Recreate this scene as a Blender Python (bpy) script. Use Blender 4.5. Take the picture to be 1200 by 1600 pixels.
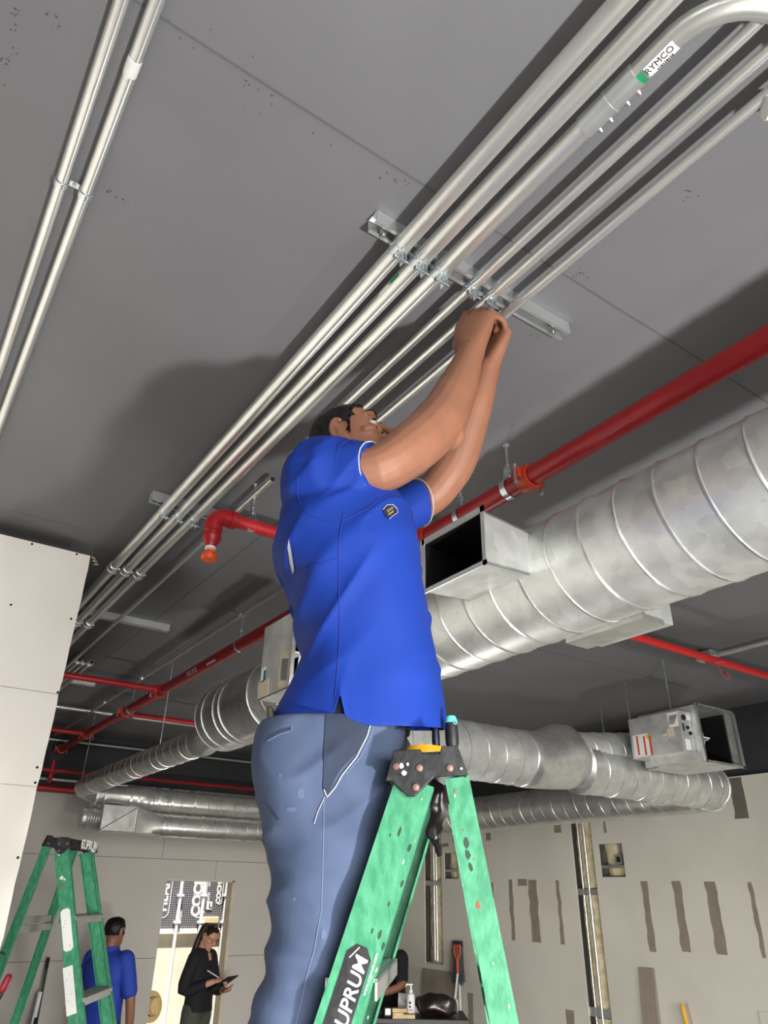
import bpy, bmesh, math, random
import numpy as np
from mathutils import Vector, Matrix, noise
random.seed(7)
for o in list(bpy.data.objects): bpy.data.objects.remove(o)
scene = bpy.context.scene
COL = scene.collection

# ------------------------------------------------------------------ camera
FPX = 1113.0
def nrm(v):
    v = np.array(v, float); return v/np.linalg.norm(v)
_X = nrm((1850, -630, FPX)); _Y = nrm((-868, -581, FPX))
_Y = nrm(_Y-_X*(_X@_Y)); _Z = np.cross(_X, _Y)
if _Z[1] < 0: _Z = -_Z
ROT = np.stack([_X, _Y, _Z])              # world axes expressed in (right, up, forward)
CAM = np.array([0, 0, 2.1])
c_right, c_up, c_fwd = ROT@np.array([1., 0, 0]), ROT@np.array([0, 1., 0]), ROT@np.array([0, 0, 1.])
cd = bpy.data.cameras.new('camera'); cam = bpy.data.objects.new('camera', cd); COL.objects.link(cam)
M = Matrix.Identity(4)
for i in range(3):
    M[i][0] = c_right[i]; M[i][1] = c_up[i]; M[i][2] = -c_fwd[i]; M[i][3] = CAM[i]
cam.matrix_world = M
cd.sensor_fit = 'VERTICAL'; cd.sensor_height = 32.0; cd.lens = 32.0*FPX/1600.0
cd.clip_start = .02; cd.clip_end = 200
scene.camera = cam

# ------------------------------------------------------------------ world, lights, exposure
w = bpy.data.worlds.new('world'); scene.world = w; w.use_nodes = True
bg = w.node_tree.nodes['Background']; bg.inputs[0].default_value = (.93, .95, 1, 1); bg.inputs[1].default_value = .14
def light(name, kind, loc, target, energy, size=None, color=(1, 1, 1), **k):
    l = bpy.data.lights.new(name, kind); l.energy = energy; l.color = color
    if kind == 'AREA':
        l.shape = k.get('shape', 'DISK'); l.size = size
        if 'size_y' in k: l.size_y = k['size_y']
        if 'spread' in k: l.spread = k['spread']
    elif kind in ('POINT', 'SPOT'): l.shadow_soft_size = size
    if kind == 'SPOT': l.spot_size = k['spot']; l.spot_blend = k.get('blend', .5)
    o = bpy.data.objects.new(name, l); COL.objects.link(o); o.location = loc
    o.rotation_euler = (Vector(target)-Vector(loc)).to_track_quat('-Z', 'Y').to_euler()
    return o
# work lamp standing low, right of the photographer, aimed up at the ceiling
light('work_lamp', 'SPOT', (.94, -.95, 1.1), (1.0, 1.5, 3.3), 365, .085, (1, .985, .96), spot=math.radians(172), blend=.35)
# daylight through the shop front behind the photographer
light('front_daylight', 'AREA', (-.6, -5.6, 2.1), (-.3, -.9, -.5), 500, 6.5, (1, .98, .95), shape='RECTANGLE', size_y=2.2, spread=math.radians(95))
# second, warmer site lamp further back on the left
light('site_lamp', 'POINT', (-.9, -1.9, 1.3), (0, 0, 3), 15, .22, (1, .92, .76))
# added fill, no known lamp there: brightens the far walls
light('far_fill', 'POINT', (3.4, 4.4, .95), (0, 0, 3), 58, .18, (1, .97, .93))
sun = bpy.data.lights.new('sun', 'SUN'); sun.energy = 9; sun.angle = .02; sun.color = (1, .96, .9)
so = bpy.data.objects.new('sun', sun); COL.objects.link(so)
so.rotation_euler = Vector((.15, .38, -1.0)).to_track_quat('-Z', 'Y').to_euler()
vs = scene.view_settings
vs.view_transform = 'Standard'; vs.look = 'None'; vs.gamma = 1; vs.use_curve_mapping = False; vs.exposure = .12

# ------------------------------------------------------------------ measuring helpers (a sight line met with a real plane)
def ray(px, py): return ROT@np.array([(px-600)/FPX, (800-py)/FPX, 1.])
def onz(px, py, z): v = ray(px, py); return CAM+v*(z-CAM[2])/v[2]
def onx(px, py, x): v = ray(px, py); return CAM+v*(x-CAM[0])/v[0]
def ony(px, py, y): v = ray(px, py); return CAM+v*(y-CAM[1])/v[1]
def at(px, py, t): return CAM+ray(px, py)*t
A3 = lambda *p: np.array(p, float)
EX, EY, EZ = A3(1, 0, 0), A3(0, 1, 0), A3(0, 0, 1)

# ------------------------------------------------------------------ materials
def lin(c):
    return tuple(((x/255)/12.92 if x/255 <= .04045 else ((x/255+.055)/1.055)**2.4) for x in c)
MATS = {}
def mat(name, col, rough=.6, metal=0., var=0., vscale=8., col2=None, bump=0., bscale=60., detail=4, spec=None, stretch=None, ramp=(.35, .65), rvar=0., emit=None, trans=0.):
    m = bpy.data.materials.new(name); m.use_nodes = True; nt = m.node_tree; b = nt.nodes['Principled BSDF']
    c = lin(col) if max(col) > 1 else col
    b.inputs['Base Color'].default_value = (*c, 1); b.inputs['Roughness'].default_value = rough; b.inputs['Metallic'].default_value = metal
    if spec is not None: b.inputs['Specular IOR Level'].default_value = spec
    if trans: b.inputs['Transmission Weight'].default_value = trans
    tc = nt.nodes.new('ShaderNodeTexCoord'); src = tc.outputs['Object']
    if stretch:
        mp = nt.nodes.new('ShaderNodeMapping'); mp.inputs['Scale'].default_value = stretch; nt.links.new(src, mp.inputs[0]); src = mp.outputs[0]
    if var or col2:
        n = nt.nodes.new('ShaderNodeTexNoise'); n.inputs['Scale'].default_value = vscale; n.inputs['Detail'].default_value = detail
        nt.links.new(src, n.inputs['Vector'])
        r = nt.nodes.new('ShaderNodeValToRGB'); nt.links.new(n.outputs[0], r.inputs[0])
        if col2: c2 = lin(col2) if max(col2) > 1 else col2
        else: c2 = tuple(min(1, x*(1+var)) for x in c); c = tuple(x*(1-var) for x in c)
        r.color_ramp.elements[0].position = ramp[0]; r.color_ramp.elements[1].position = ramp[1]
        r.color_ramp.elements[0].color = (*c, 1); r.color_ramp.elements[1].color = (*c2, 1)
        nt.links.new(r.outputs[0], b.inputs['Base Color'])
        if rvar:
            mr = nt.nodes.new('ShaderNodeMapRange'); mr.inputs[3].default_value = rough-rvar; mr.inputs[4].default_value = rough+rvar
            nt.links.new(n.outputs[0], mr.inputs[0]); nt.links.new(mr.outputs[0], b.inputs['Roughness'])
    if bump:
        n2 = nt.nodes.new('ShaderNodeTexNoise'); n2.inputs['Scale'].default_value = bscale; n2.inputs['Detail'].default_value = 3
        nt.links.new(src, n2.inputs['Vector'])
        bp = nt.nodes.new('ShaderNodeBump'); bp.inputs['Strength'].default_value = bump; bp.inputs['Distance'].default_value = .01
        nt.links.new(n2.outputs[0], bp.inputs['Height']); nt.links.new(bp.outputs[0], b.inputs['Normal'])
    if emit: b.inputs['Emission Color'].default_value = (*lin(emit[0]), 1); b.inputs['Emission Strength'].default_value = emit[1]
    MATS[name] = m
    return m
def galv(name, a, b_, rough=.42, metal=.85, scale=22., spang=0.35):
    """galvanised sheet: crystal spangle patches in tone and gloss"""
    m = bpy.data.materials.new(name); m.use_nodes = True; nt = m.node_tree; b = nt.nodes['Principled BSDF']
    tc = nt.nodes.new('ShaderNodeTexCoord')
    v = nt.nodes.new('ShaderNodeTexVoronoi'); v.inputs['Scale'].default_value = scale
    n = nt.nodes.new('ShaderNodeTexNoise'); n.inputs['Scale'].default_value = scale*.4; n.inputs['Detail'].default_value = 5
    nd = nt.nodes.new('ShaderNodeTexNoise'); nd.inputs['Scale'].default_value = scale*.9
    vm = nt.nodes.new('ShaderNodeVectorMath'); vm.operation = 'MULTIPLY_ADD'; vm.inputs[1].default_value = (.06, .06, .06)
    nt.links.new(tc.outputs['Object'], nd.inputs['Vector'])
    nt.links.new(nd.outputs['Color'], vm.inputs[0]); nt.links.new(tc.outputs['Object'], vm.inputs[2])
    nt.links.new(vm.outputs[0], v.inputs['Vector']); nt.links.new(tc.outputs['Object'], n.inputs['Vector'])
    sep = nt.nodes.new('ShaderNodeSeparateColor'); nt.links.new(v.outputs['Color'], sep.inputs[0])
    mx = nt.nodes.new('ShaderNodeMix'); mx.inputs[0].default_value = spang
    nt.links.new(n.outputs[0], mx.inputs[2]); nt.links.new(sep.outputs[0], mx.inputs[3])
    r = nt.nodes.new('ShaderNodeValToRGB'); nt.links.new(mx.outputs[0], r.inputs[0])
    r.color_ramp.elements[0].position = .3; r.color_ramp.elements[1].position = .7
    r.color_ramp.elements[0].color = (*lin(a), 1); r.color_ramp.elements[1].color = (*lin(b_), 1)
    nt.links.new(r.outputs[0], b.inputs['Base Color'])
    mr = nt.nodes.new('ShaderNodeMapRange'); mr.inputs[3].default_value = rough-.1; mr.inputs[4].default_value = rough+.12
    nt.links.new(mx.outputs[0], mr.inputs[0]); nt.links.new(mr.outputs[0], b.inputs['Roughness'])
    b.inputs['Metallic'].default_value = metal
    return m
m_ceil = mat('ceiling paint', (118, 118, 121), .62, var=.06, vscale=1.6, bump=.05, bscale=25, spec=.35)
m_joint = mat('ceiling joint', (96, 96, 98), .7)
m_scuff = mat('scuff', (74, 74, 75), .8)
m_up = mat('upper wall paint', (52, 52, 54), .7, var=.1)
m_floor = mat('concrete', (104, 101, 97), .8, var=.12, vscale=2, bump=.1)
m_gyp = mat('gypsum board', (236, 231, 222), .8, var=.035, vscale=1.5, bump=.03, bscale=90, spec=.2)
m_gypB = mat('grey board face', (192, 187, 179), .8, var=.04, vscale=1.2, bump=.03, bscale=90, spec=.2)
m_wallR = mat('skimmed wall', (226, 222, 208), .75, col2=(210, 206, 193), vscale=.9, bump=.05, bscale=12, spec=.2)
m_bare = mat('bare board paper', (148, 137, 121), .85, var=.08, vscale=9)
m_bare2 = mat('dark bare strip', (112, 106, 96), .85, var=.08, vscale=9)
m_wool = mat('mineral wool', (240, 229, 196), .95, col2=(206, 188, 146), vscale=16, bump=.6, bscale=38)
m_dark = mat('dark cavity', (40, 38, 36), .9)
m_emt = mat('conduit steel', (238, 239, 235), .31, .82, var=.03, vscale=5)
m_emt2 = mat('conduit steel dull', (220, 221, 215), .32, .82, var=.03, vscale=5)
m_strut = mat('channel steel', (228, 231, 231), .32, .82, var=.03, vscale=20)
m_clamp = galv('zinc clamp', (190, 202, 210), (224, 232, 236), .22, .8, 40, .2)
m_duct = galv('spiral duct sheet', (196, 198, 195), (228, 230, 226), .42, .66, 20, .2)
m_duct2 = galv('far duct sheet', (196, 196, 190), (218, 218, 212), .30, .78, 20, .2)
m_seam = galv('duct seam', (205, 207, 204), (230, 231, 228), .32, .88, 30, .2)
m_black = mat('black plastic', (24, 24, 26), .5, col2=(60, 60, 62), vscale=30, ramp=(.5, .8), bump=.1)
m_blk = mat('flat black', (14, 14, 15), .75)
m_lining = mat('black duct lining', (16, 16, 17), .5, spec=.4)
m_red = mat('red sprinkler paint', (166, 26, 32), .38, var=.08, vscale=10, spec=.5)
m_red2 = mat('bright red pipe paint', (196, 34, 34), .4, var=.05)
m_orange = mat('orange coupling paint', (190, 66, 36), .45, var=.08)
m_cap = mat('orange plastic cap', (238, 88, 26), .4)
m_white = mat('white paint', (235, 235, 232), .55)
m_steel = mat('bright bolt steel', (190, 192, 192), .3, .9)
m_green = mat('green fibreglass', (44, 124, 88), .42, col2=(72, 150, 112), vscale=70, bump=.05, bscale=200, detail=8, stretch=(1, 1, .5))
m_greenD = mat('worn dark streak', (44, 62, 54), .7)
m_alu = mat('brushed aluminium', (186, 186, 184), .4, .8, var=.06, vscale=30)
m_rivet = mat('rivet', (150, 122, 112), .4, .8)
m_yel = mat('yellow plastic', (240, 178, 20), .4)
m_teal = mat('teal rubber', (88, 196, 178), .5)
m_navy = mat('navy plastic', (22, 28, 52), .4)
m_sticker = mat('white sticker', (232, 232, 228), .6)
m_ink = mat('black ink', (26, 26, 28), .7)
m_stkgreen = mat('green sticker', (34, 140, 92), .5)
m_stkred = mat('red sticker stripe', (196, 70, 46), .6)
m_stkblue = mat('blue sticker', (70, 150, 190), .6)
m_tape = mat('beige tape', (206, 192, 166), .7)
m_splat = mat('paint splatter', (228, 226, 214), .7)

# ------------------------------------------------------------------ mesh builder
def frame(d, up=None):
    d = nrm(d)
    u = A3(0, 0, 1) if up is None else np.array(up, float)
    if abs(d@nrm(u)) > .98: u = A3(1, 0, 0)
    s = nrm(np.cross(u, d)); return s, np.cross(d, s), d
class MB:
    def __init__(s): s.v = []; s.f = []; s.m = []
    def add(s, vs_, fs, mi=0):
        o = len(s.v); s.v += [tuple(float(c) for c in p) for p in vs_]; s.f += [tuple(o+i for i in f) for f in fs]; s.m += [mi]*len(fs); return s
    def box(s, c, size, ax=None, mi=0):
        ax = ax or (EX, EY, EZ); c = np.array(c, float); h = [np.array(ax[i])*size[i]/2 for i in range(3)]
        vs_ = [c+h[0]*i+h[1]*j+h[2]*k for i in (-1, 1) for j in (-1, 1) for k in (-1, 1)]
        return s.add(vs_, [(0, 1, 3, 2), (4, 6, 7, 5), (0, 4, 5, 1), (2, 3, 7, 6), (0, 2, 6, 4), (1, 5, 7, 3)], mi)
    def bb(s, lo, hi, mi=0):
        lo = np.array(lo, float); hi = np.array(hi, float); return s.box((lo+hi)/2, hi-lo, None, mi)
    def loft(s, rings, caps=True, mi=0, closed=False):
        n = len(rings[0]); vs_ = [p for r in rings for p in r]; fs = []
        R_ = len(rings)
        for i in range(R_ if closed else R_-1):
            a = i*n; b = ((i+1) % R_)*n
            for j in range(n):
                k = (j+1) % n; fs.append((a+j, a+k, b+k, b+j))
        if caps and not closed: fs += [tuple(range(n-1, -1, -1)), tuple(range((R_-1)*n, R_*n))]
        return s.add(vs_, fs, mi)
    def tube(s, pts, r, n=12, caps=True, mi=0, flat=1., up=None, closed=False):
        pts = [np.array(p, float) for p in pts]; N = len(pts)
        rs = [r]*N if np.isscalar(r) else list(r)
        rings = []; S = None
        for i in range(N):
            if closed: d = pts[(i+1) % N]-pts[i-1]
            else: d = pts[min(i+1, N-1)]-pts[max(i-1, 0)]
            if np.linalg.norm(d) < 1e-9: d = EZ
            d = nrm(d)
            if S is None: S, U, _ = frame(d, up)
            else:
                S = S-d*(S@d); S = nrm(S) if np.linalg.norm(S) > 1e-6 else frame(d)[0]; U = np.cross(d, S)
            rings.append([pts[i]+(S*math.cos(2*math.pi*j/n)+U*flat*math.sin(2*math.pi*j/n))*rs[i] for j in range(n)])
        return s.loft(rings, caps, mi, closed)
    def limb(s, pts, rs, n=14, sub=4, flat=1., up=None, mi=0):
        """smooth tapered limb with rounded ends"""
        P = [np.array(p, float) for p in pts]; out = []; ro = []
        for i in range(len(P)-1):
            p0 = P[i-1] if i else 2*P[0]-P[1]; p3 = P[i+2] if i+2 < len(P) else 2*P[-1]-P[-2]
            for k in range(sub):
                t = k/sub; out.append(.5*((2*P[i])+(-p0+P[i+1])*t+(2*p0-5*P[i]+4*P[i+1]-p3)*t*t+(-p0+3*P[i]-3*P[i+1]+p3)*t**3))
                ro.append(rs[i]*(1-t)+rs[i+1]*t)
        out.append(P[-1]); ro.append(rs[-1])
        d0 = nrm(out[0]-out[1]); d1 = nrm(out[-1]-out[-2])
        pre = [(out[0]+d0*ro[0]*c, ro[0]*q) for c, q in ((.96, .25), (.8, .6), (.45, .88))]
        post = [(out[-1]+d1*ro[-1]*c, ro[-1]*q) for c, q in ((.45, .88), (.8, .6), (.96, .25))]
        return s.tube([p for p, _ in pre]+out+[p for p, _ in post], [q for _, q in pre]+ro+[q for _, q in post], n, True, mi, flat, up)
    def lathe(s, prof, o, axis, n=24, mi=0, caps=True):
        S, U, D = frame(axis); o = np.array(o, float)
        return s.loft([[o+D*h+(S*math.cos(2*math.pi*j/n)+U*math.sin(2*math.pi*j/n))*max(r, 1e-5) for j in range(n)] for r, h in prof], caps, mi)
    def prism(s, poly, o, ux, uy, th, mi=0):
        o = np.array(o, float); ux = np.array(ux, float); uy = np.array(uy, float); w_ = np.cross(ux, uy)*th
        a = [o+ux*x+uy*y for x, y in poly]; n = len(a)
        return s.add(a+[p+w_ for p in a], [tuple(range(n-1, -1, -1)), tuple(range(n, 2*n))]+[(i, (i+1) % n, n+(i+1) % n, n+i) for i in range(n)], mi)
    def ball(s, c, r, ax=None, nu=16, nv=10, mi=0):
        ax = ax or (EX, EY, EZ); r = (r, r, r) if np.isscalar(r) else r; c = np.array(c, float)
        rings = []
        for i in range(nv+1):
            t = math.pi*i/nv; q = max(math.sin(t), 1e-4)
            rings.append([c+np.array(ax[0])*r[0]*q*math.cos(2*math.pi*j/nu)+np.array(ax[1])*r[1]*q*math.sin(2*math.pi*j/nu)-np.array(ax[2])*r[2]*math.cos(t) for j in range(nu)])
        return s.loft(rings, True, mi)
    def mesh(s, name, off=(0, 0, 0), fixn=True):
        me = bpy.data.meshes.new(name); off = np.array(off)
        me.from_pydata([tuple(np.array(p)-off) for p in s.v], [], s.f)
        me.polygons.foreach_set('material_index', s.m)
        if fixn:
            bm = bmesh.new(); bm.from_mesh(me); bmesh.ops.recalc_face_normals(bm, faces=bm.faces); bm.to_mesh(me); bm.free()
        return me
ORG = {}
def finish(me, name, mats, parent=None, ang=38, smooth=True, loc=None):
    for m in (mats if isinstance(mats, (list, tuple)) else [mats]): me.materials.append(m)
    me.name = name
    if smooth:
        me.polygons.foreach_set('use_smooth', [True]*len(me.polygons)); me.set_sharp_from_angle(angle=math.radians(ang))
    o = bpy.data.objects.new(name, me); COL.objects.link(o)
    if parent is not None: o.parent = parent; ORG[o.name] = ORG[parent.name]
    else:
        o.location = loc if loc is not None else (0, 0, 0); ORG[o.name] = np.array(o.location)
    return o
def build(mb, name, mats, parent=None, ang=38, smooth=True, bevel=0, loc=None):
    """one mesh object; world coordinates in, parent's origin taken off"""
    off = ORG[parent.name] if parent is not None else (np.array(loc) if loc is not None else np.mean(np.array(mb.v), 0)*0)
    me = mb.mesh(name, off); o = finish(me, name, mats, parent, ang, smooth, loc)
    if bevel:
        b = o.modifiers.new('bevel', 'BEVEL'); b.width = bevel; b.segments = 2; b.limit_method = 'ANGLE'
    return o
def thing(name, loc, label, cat, group=None):
    o = bpy.data.objects.new(name, None); COL.objects.link(o); o.location = tuple(float(c) for c in loc); o.empty_display_size = .1
    ORG[o.name] = np.array(loc, float); return tag(o, label, cat, group)
def tag(o, label, cat, group=None):
    o['label'] = label; o['category'] = cat
    if group: o['group'] = group
    return o
def struct(o): o['kind'] = 'structure'; return o
def fuse(mb, voxel, smooth=4, fac=.5):
    me = mb.mesh('tmp'); o = bpy.data.objects.new('tmp', me); COL.objects.link(o)
    r = o.modifiers.new('r', 'REMESH'); r.mode = 'VOXEL'; r.voxel_size = voxel
    if smooth:
        sm = o.modifiers.new('s', 'SMOOTH'); sm.iterations = smooth; sm.factor = fac
    dg = bpy.context.evaluated_depsgraph_get(); e = o.evaluated_get(dg)
    out = bpy.data.meshes.new_from_object(e, depsgraph=dg)
    bpy.data.objects.remove(o); bpy.data.meshes.remove(me); out.materials.clear()
    return out
def fused(mb, name, mats, parent, voxel=.006, smooth=4, fac=.5, shape=None):
    me = fuse(mb, voxel, smooth, fac); off = ORG[parent.name]
    for v in me.vertices:
        p = np.array(v.co)
        if shape is not None: p = shape(p)
        v.co = Vector(p-off)
    return finish(me, name, mats, parent, 180)
def text(s, size, o, ux, uy, m, parent, depth=.0006, bold=0., align='CENTER', name='lettering', shear=0.):
    cu = bpy.data.curves.new('t', 'FONT'); cu.body = s; cu.size = size; cu.align_x = align; cu.align_y = 'CENTER'; cu.extrude = depth; cu.offset = bold; cu.resolution_u = 3; cu.shear = shear
    t = bpy.data.objects.new('t', cu); COL.objects.link(t)
    dg = bpy.context.evaluated_depsgraph_get(); me = bpy.data.meshes.new_from_object(t.evaluated_get(dg), depsgraph=dg)
    bpy.data.objects.remove(t); bpy.data.curves.remove(cu); me.materials.clear()
    ux = nrm(ux); uy = nrm(uy); uz = np.cross(ux, uy); off = ORG[parent.name]
    for v in me.vertices:
        v.co = Vector(np.array(o)+ux*v.co.x+uy*v.co.y+uz*v.co.z-off)
    return finish(me, name, m, parent, smooth=False)
def ring(c, axis, R, r, n=28, k=6):
    S, U, D = frame(axis); c = np.array(c, float)
    return [c+(S*math.cos(2*math.pi*j/n)+U*math.sin(2*math.pi*j/n))*R for j in range(n)]
def hexbolt(mb, c, axis, r=.006, h=.006, mi=0): mb.lathe([(r, 0), (r, h)], c, axis, 6, mi)
# ================================================================== THE SETTING
ZF, ZC, XR, YB = .12, 3.6, 6.1, 8.6
mb = MB(); mb.bb((-7, -7, ZC), (XR+.3, YB+.15, ZC+.15)); ceiling = struct(build(mb, 'ceiling', m_ceil, smooth=False))
mb = MB(); mb.bb((-7, -7, ZF-.12), (XR+.3, YB+.15, ZF)); struct(build(mb, 'floor', m_floor, smooth=False))
# board joints that show as thin raised lines on the painted ceiling
for (a, b) in (((-2.5, .9), (6, .88)), ((1.235, 2.6), (1.20, 8.5)), ((-2.5, 3.3), (.5, 3.3)), ((1.7, 3.32), (6.1, 3.32)), ((-2.5, 5.76), (6.1, 5.76))):
    mb = MB(); a3 = A3(*a, ZC-.0005); b3 = A3(*b, ZC-.0005); n_ = 24; rr = []
    d_ = nrm(b3-a3); s_ = A3(-d_[1], d_[0], 0)
    for i in range(n_+1):
        p = a3+(b3-a3)*i/n_+s_*random.uniform(-.002, .002); q = random.uniform(.0012, .0028)
        rr.append([p-s_*q*1.4+EZ*.001, p-s_*q-EZ*.0012, p+s_*q-EZ*.0012, p+s_*q*1.4+EZ*.001])
    mb.loft(rr); build(mb, 'ceiling_joint', m_joint, ceiling)
def chips(centre, n, spread, name='paint_chip'):
    mb = MB()
    for i in range(n):
        c = A3(centre[0]+random.gauss(0, spread[0]), centre[1]+random.gauss(0, spread[1]), ZC-.0008); r = random.uniform(.001, .0035); k = 5
        a0 = random.random()*6
        mb.prism([(r*random.uniform(.4, 1.2)*math.cos(a0+6.28*j/k), r*random.uniform(.4, 1.)*math.sin(a0+6.28*j/k)) for j in range(k)], c, EX, EY, .0016)
    o = build(mb, name, m_scuff, ceiling, smooth=False); o['kind'] = 'stuff'
for c, n, s in ((onz(390, 130, ZC), 22, (.10, .02)), (onz(620, 280, ZC), 8, (.02, .012)), (onz(905, 425, ZC), 16, (.02, .012)), (onz(1075, 300, ZC), 10, (.012, .008)), (onz(85, 30, ZC), 8, (.01, .01)), (onz(15, 70, ZC), 26, (.006, .06)), (onz(190, 310, ZC), 8, (.03, .004)), (onz(835, 525, ZC), 4, (.006, .004)), (onz(375, 855, ZC), 8, (.03, .02)), (onz(1150, 590, ZC), 8, (.05, .006))):
    chips(c, n, s)

# ---- back wall: dark core, boards in rows, doorway cut through
DX0, DX1, DZ = 3.045, 3.84, 2.195; ZT = 2.99
mb = MB()
mb.bb((-7, YB+.013, ZF), (DX0, YB+.13, ZT)); mb.bb((DX1, YB+.013, ZF), (XR+.3, YB+.13, ZT)); mb.bb((DX0, YB+.013, DZ), (DX1, YB+.13, ZT))
wall_back = struct(build(mb, 'wall_back', m_dark, smooth=False))
mb = MB(); mb.bb((-7, YB+.05, ZT), (XR+.3, YB+.15, ZC)); struct(build(mb, 'wall_back_upper', m_up, smooth=False))
def boards(rows, xs, y0, y1, par, m, hole=None):
    g = .002
    for k, (z0, z1) in enumerate(rows):
        for i in range(len(xs[k])-1):
            x0, x1 = xs[k][i], xs[k][i+1]
            cells = [(x0, x1, z0, z1)]
            if hole and x0 < hole[1] and x1 > hole[0]:
                cells = []
                if x0 < hole[0]: cells.append((x0, hole[0], z0, z1))
                if x1 > hole[1]: cells.append((hole[1], x1, z0, z1))
                if z1 > hole[2]: cells.append((max(x0, hole[0]), min(x1, hole[1]), max(z0, hole[2]), z1))
            if not cells: continue
            mb = MB()
            for c in cells: mb.bb((c[0]+g*(c[0] == x0), y0, c[2]+g), (c[1]-g*(c[1] == x1), y1, c[3]-g))
            build(mb, 'drywall_board', m, par, smooth=False)
boards([(ZF, .53), (.53, 1.468), (1.468, 2.402), (2.402, ZT)],
       [[-6, -3.6, -1.2, 1.2, 3.0, 5.4, XR]]*1+[[-6, -2.4, 0, 2.4, 4.8, XR], [-6, -3.6, -1.2, 1.2, 3.6, XR], [-6, -2.4, 0, 2.95, 4.8, XR]], YB, YB+.0125, wall_back, m_gypB, (DX0, DX1, DZ))
# bare edge of the cut doorway
mb = MB(); mb.bb((DX1-.02, YB-.004, ZF), (DX1+.018, YB+.14, DZ+.01)); struct(build(mb, 'trim_1', mat('raw jamb', (196, 186, 164), .85, var=.1), smooth=False))
mb = MB(); mb.bb((DX0, YB-.004, DZ-.006), (DX1, YB+.14, DZ+.012)); struct(build(mb, 'trim_2', mat('raw lintel', (200, 194, 180), .85), smooth=False))

# ---- right wall with stud bays cut open
holes = [(5.215, 5.48, 0, 3.02, 'A'), (7.6, 7.945, 1.385, 2.98, 'B'), (4.862, 5.148, 2.276, 2.562, 'C'), (7.285, 7.55, 2.272, 2.55, 'D')]
def wall_cells(y0, y1, z0, z1, hs):
    ys = sorted({y0, y1, *[h[0] for h in hs], *[h[1] for h in hs]}); out = []
    for a, b in zip(ys, ys[1:]):
        cut = sorted((max(h[2], z0), min(h[3], z1)) for h in hs if h[0] <= a+1e-6 and h[1] >= b-1e-6); z = z0
        for c0, c1 in cut:
            if c0 > z: out.append((a, b, z, c0))
            z = c1
        if z < z1: out.append((a, b, z, z1))
    return out
ZTR = 3.03
mb = MB()
for a, b, c, e in wall_cells(-7, YB, ZF, ZTR, holes): mb.bb((XR, a, c), (XR+.015, b, e))
wall_right = struct(build(mb, 'wall_right', m_wallR, smooth=False))
mb = MB(); mb.bb((XR+.1, -7, ZF), (XR+.2, YB, ZTR)); struct(build(mb, 'wall_right_core', mat('grey stud', (120, 118, 112), .8), smooth=False))
mb = MB(); mb.bb((XR+.05, -7, ZTR), (XR+.2, YB, ZC)); struct(build(mb, 'wall_right_upper', m_up, smooth=False))
def wool(y0, y1, z0, z1, par):
    mb = MB(); ny, nz = 8, max(4, int((z1-z0)/.05)); g = []
    for j in range(nz+1):
        for i in range(ny+1):
            y = y0+(y1-y0)*i/ny; z = z0+(z1-z0)*j/nz
            edge = min(i, ny-i)/ny*2
            g.append((XR+.075-.035*min(1, edge*1.6)+.02*noise.noise((y*14, z*9, 3)), y, z))
    mb.add(g, [(j*(ny+1)+i, j*(ny+1)+i+1, (j+1)*(ny+1)+i+1, (j+1)*(ny+1)+i) for j in range(nz) for i in range(ny)])
    return build(mb, 'insulation_batt', m_wool, par)
def stud(y0, y1, z0, z1, par, m=None, nm='metal_brace', x=XR+.012): mb = MB(); mb.bb((x, y0, z0), (x+.05, y1, z1)); return build(mb, nm, m or m_alu, par, smooth=False)
for (y0, y1, z0, z1, k) in holes:
    z0 = max(z0, ZF)
    if k == 'A':
        for a, b in ((ZF, .95), (.97, 1.13), (1.21, 2.12), (2.18, 3.02)): wool(y0+.008, y1-.005, a, b, wall_right)
        stud(y0, y1, 2.12, 2.175, wall_right); stud(y0, y1, 1.14, 1.21, wall_right, m_strut)
        for yy, r in ((5.41, .009), (5.335, .013)):
            mb = MB(); mb.tube([(XR+.02, yy, ZF), (XR+.02, yy-.004, 3.02)], r, 10)
            for zz in (1.85, 2.02): mb.tube([(XR+.02, yy, zz), (XR+.02, yy, zz+.05)], r*1.45, 10)
            build(mb, 'conduit', m_emt, wall_right)
    if k == 'B':
        wool(y0+.03, y1-.02, z0, 2.2, wall_right); wool(y0+.03, y1-.02, 2.26, z1, wall_right); stud(y0-.28, y1, 2.2, 2.255, wall_right)
        for yy in (7.73, 7.775):
            mb = MB(); mb.tube([(XR+.02, yy, 1.5), (XR+.02, yy, 2.98)], .011, 10); mb.tube([(XR+.02, yy, 1.42), (XR+.02, yy, 1.52)], .017, 10); build(mb, 'conduit', m_emt, wall_right)
        stud(y0-.02, y1, 1.375, 1.40, wall_right)
    if k in 'CD':
        wool(y0+.03 if k == 'C' else y0, y1-.03, z0+.1, z1, wall_right); wool(y0+.03, y1-.04, z0+.01, z0+.075, wall_right); stud(y0, y1, z0+.075, z0+.1, wall_right)
    if k == 'C':
        mb = MB(); mb.bb((XR+.005, 4.885, z0+.11), (XR+.05, 4.965, z0+.185)); mb.bb((XR+.002, 4.905, z0+.125), (XR+.006, 4.945, z0+.17), 1)
        for yy in (4.905, 4.925): mb.tube([(XR+.03, yy, z0+.18), (XR+.03, yy, z1)], .005, 6)
        build(mb, 'switch_box', [m_alu, m_blk], wall_right, smooth=False)
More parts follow.
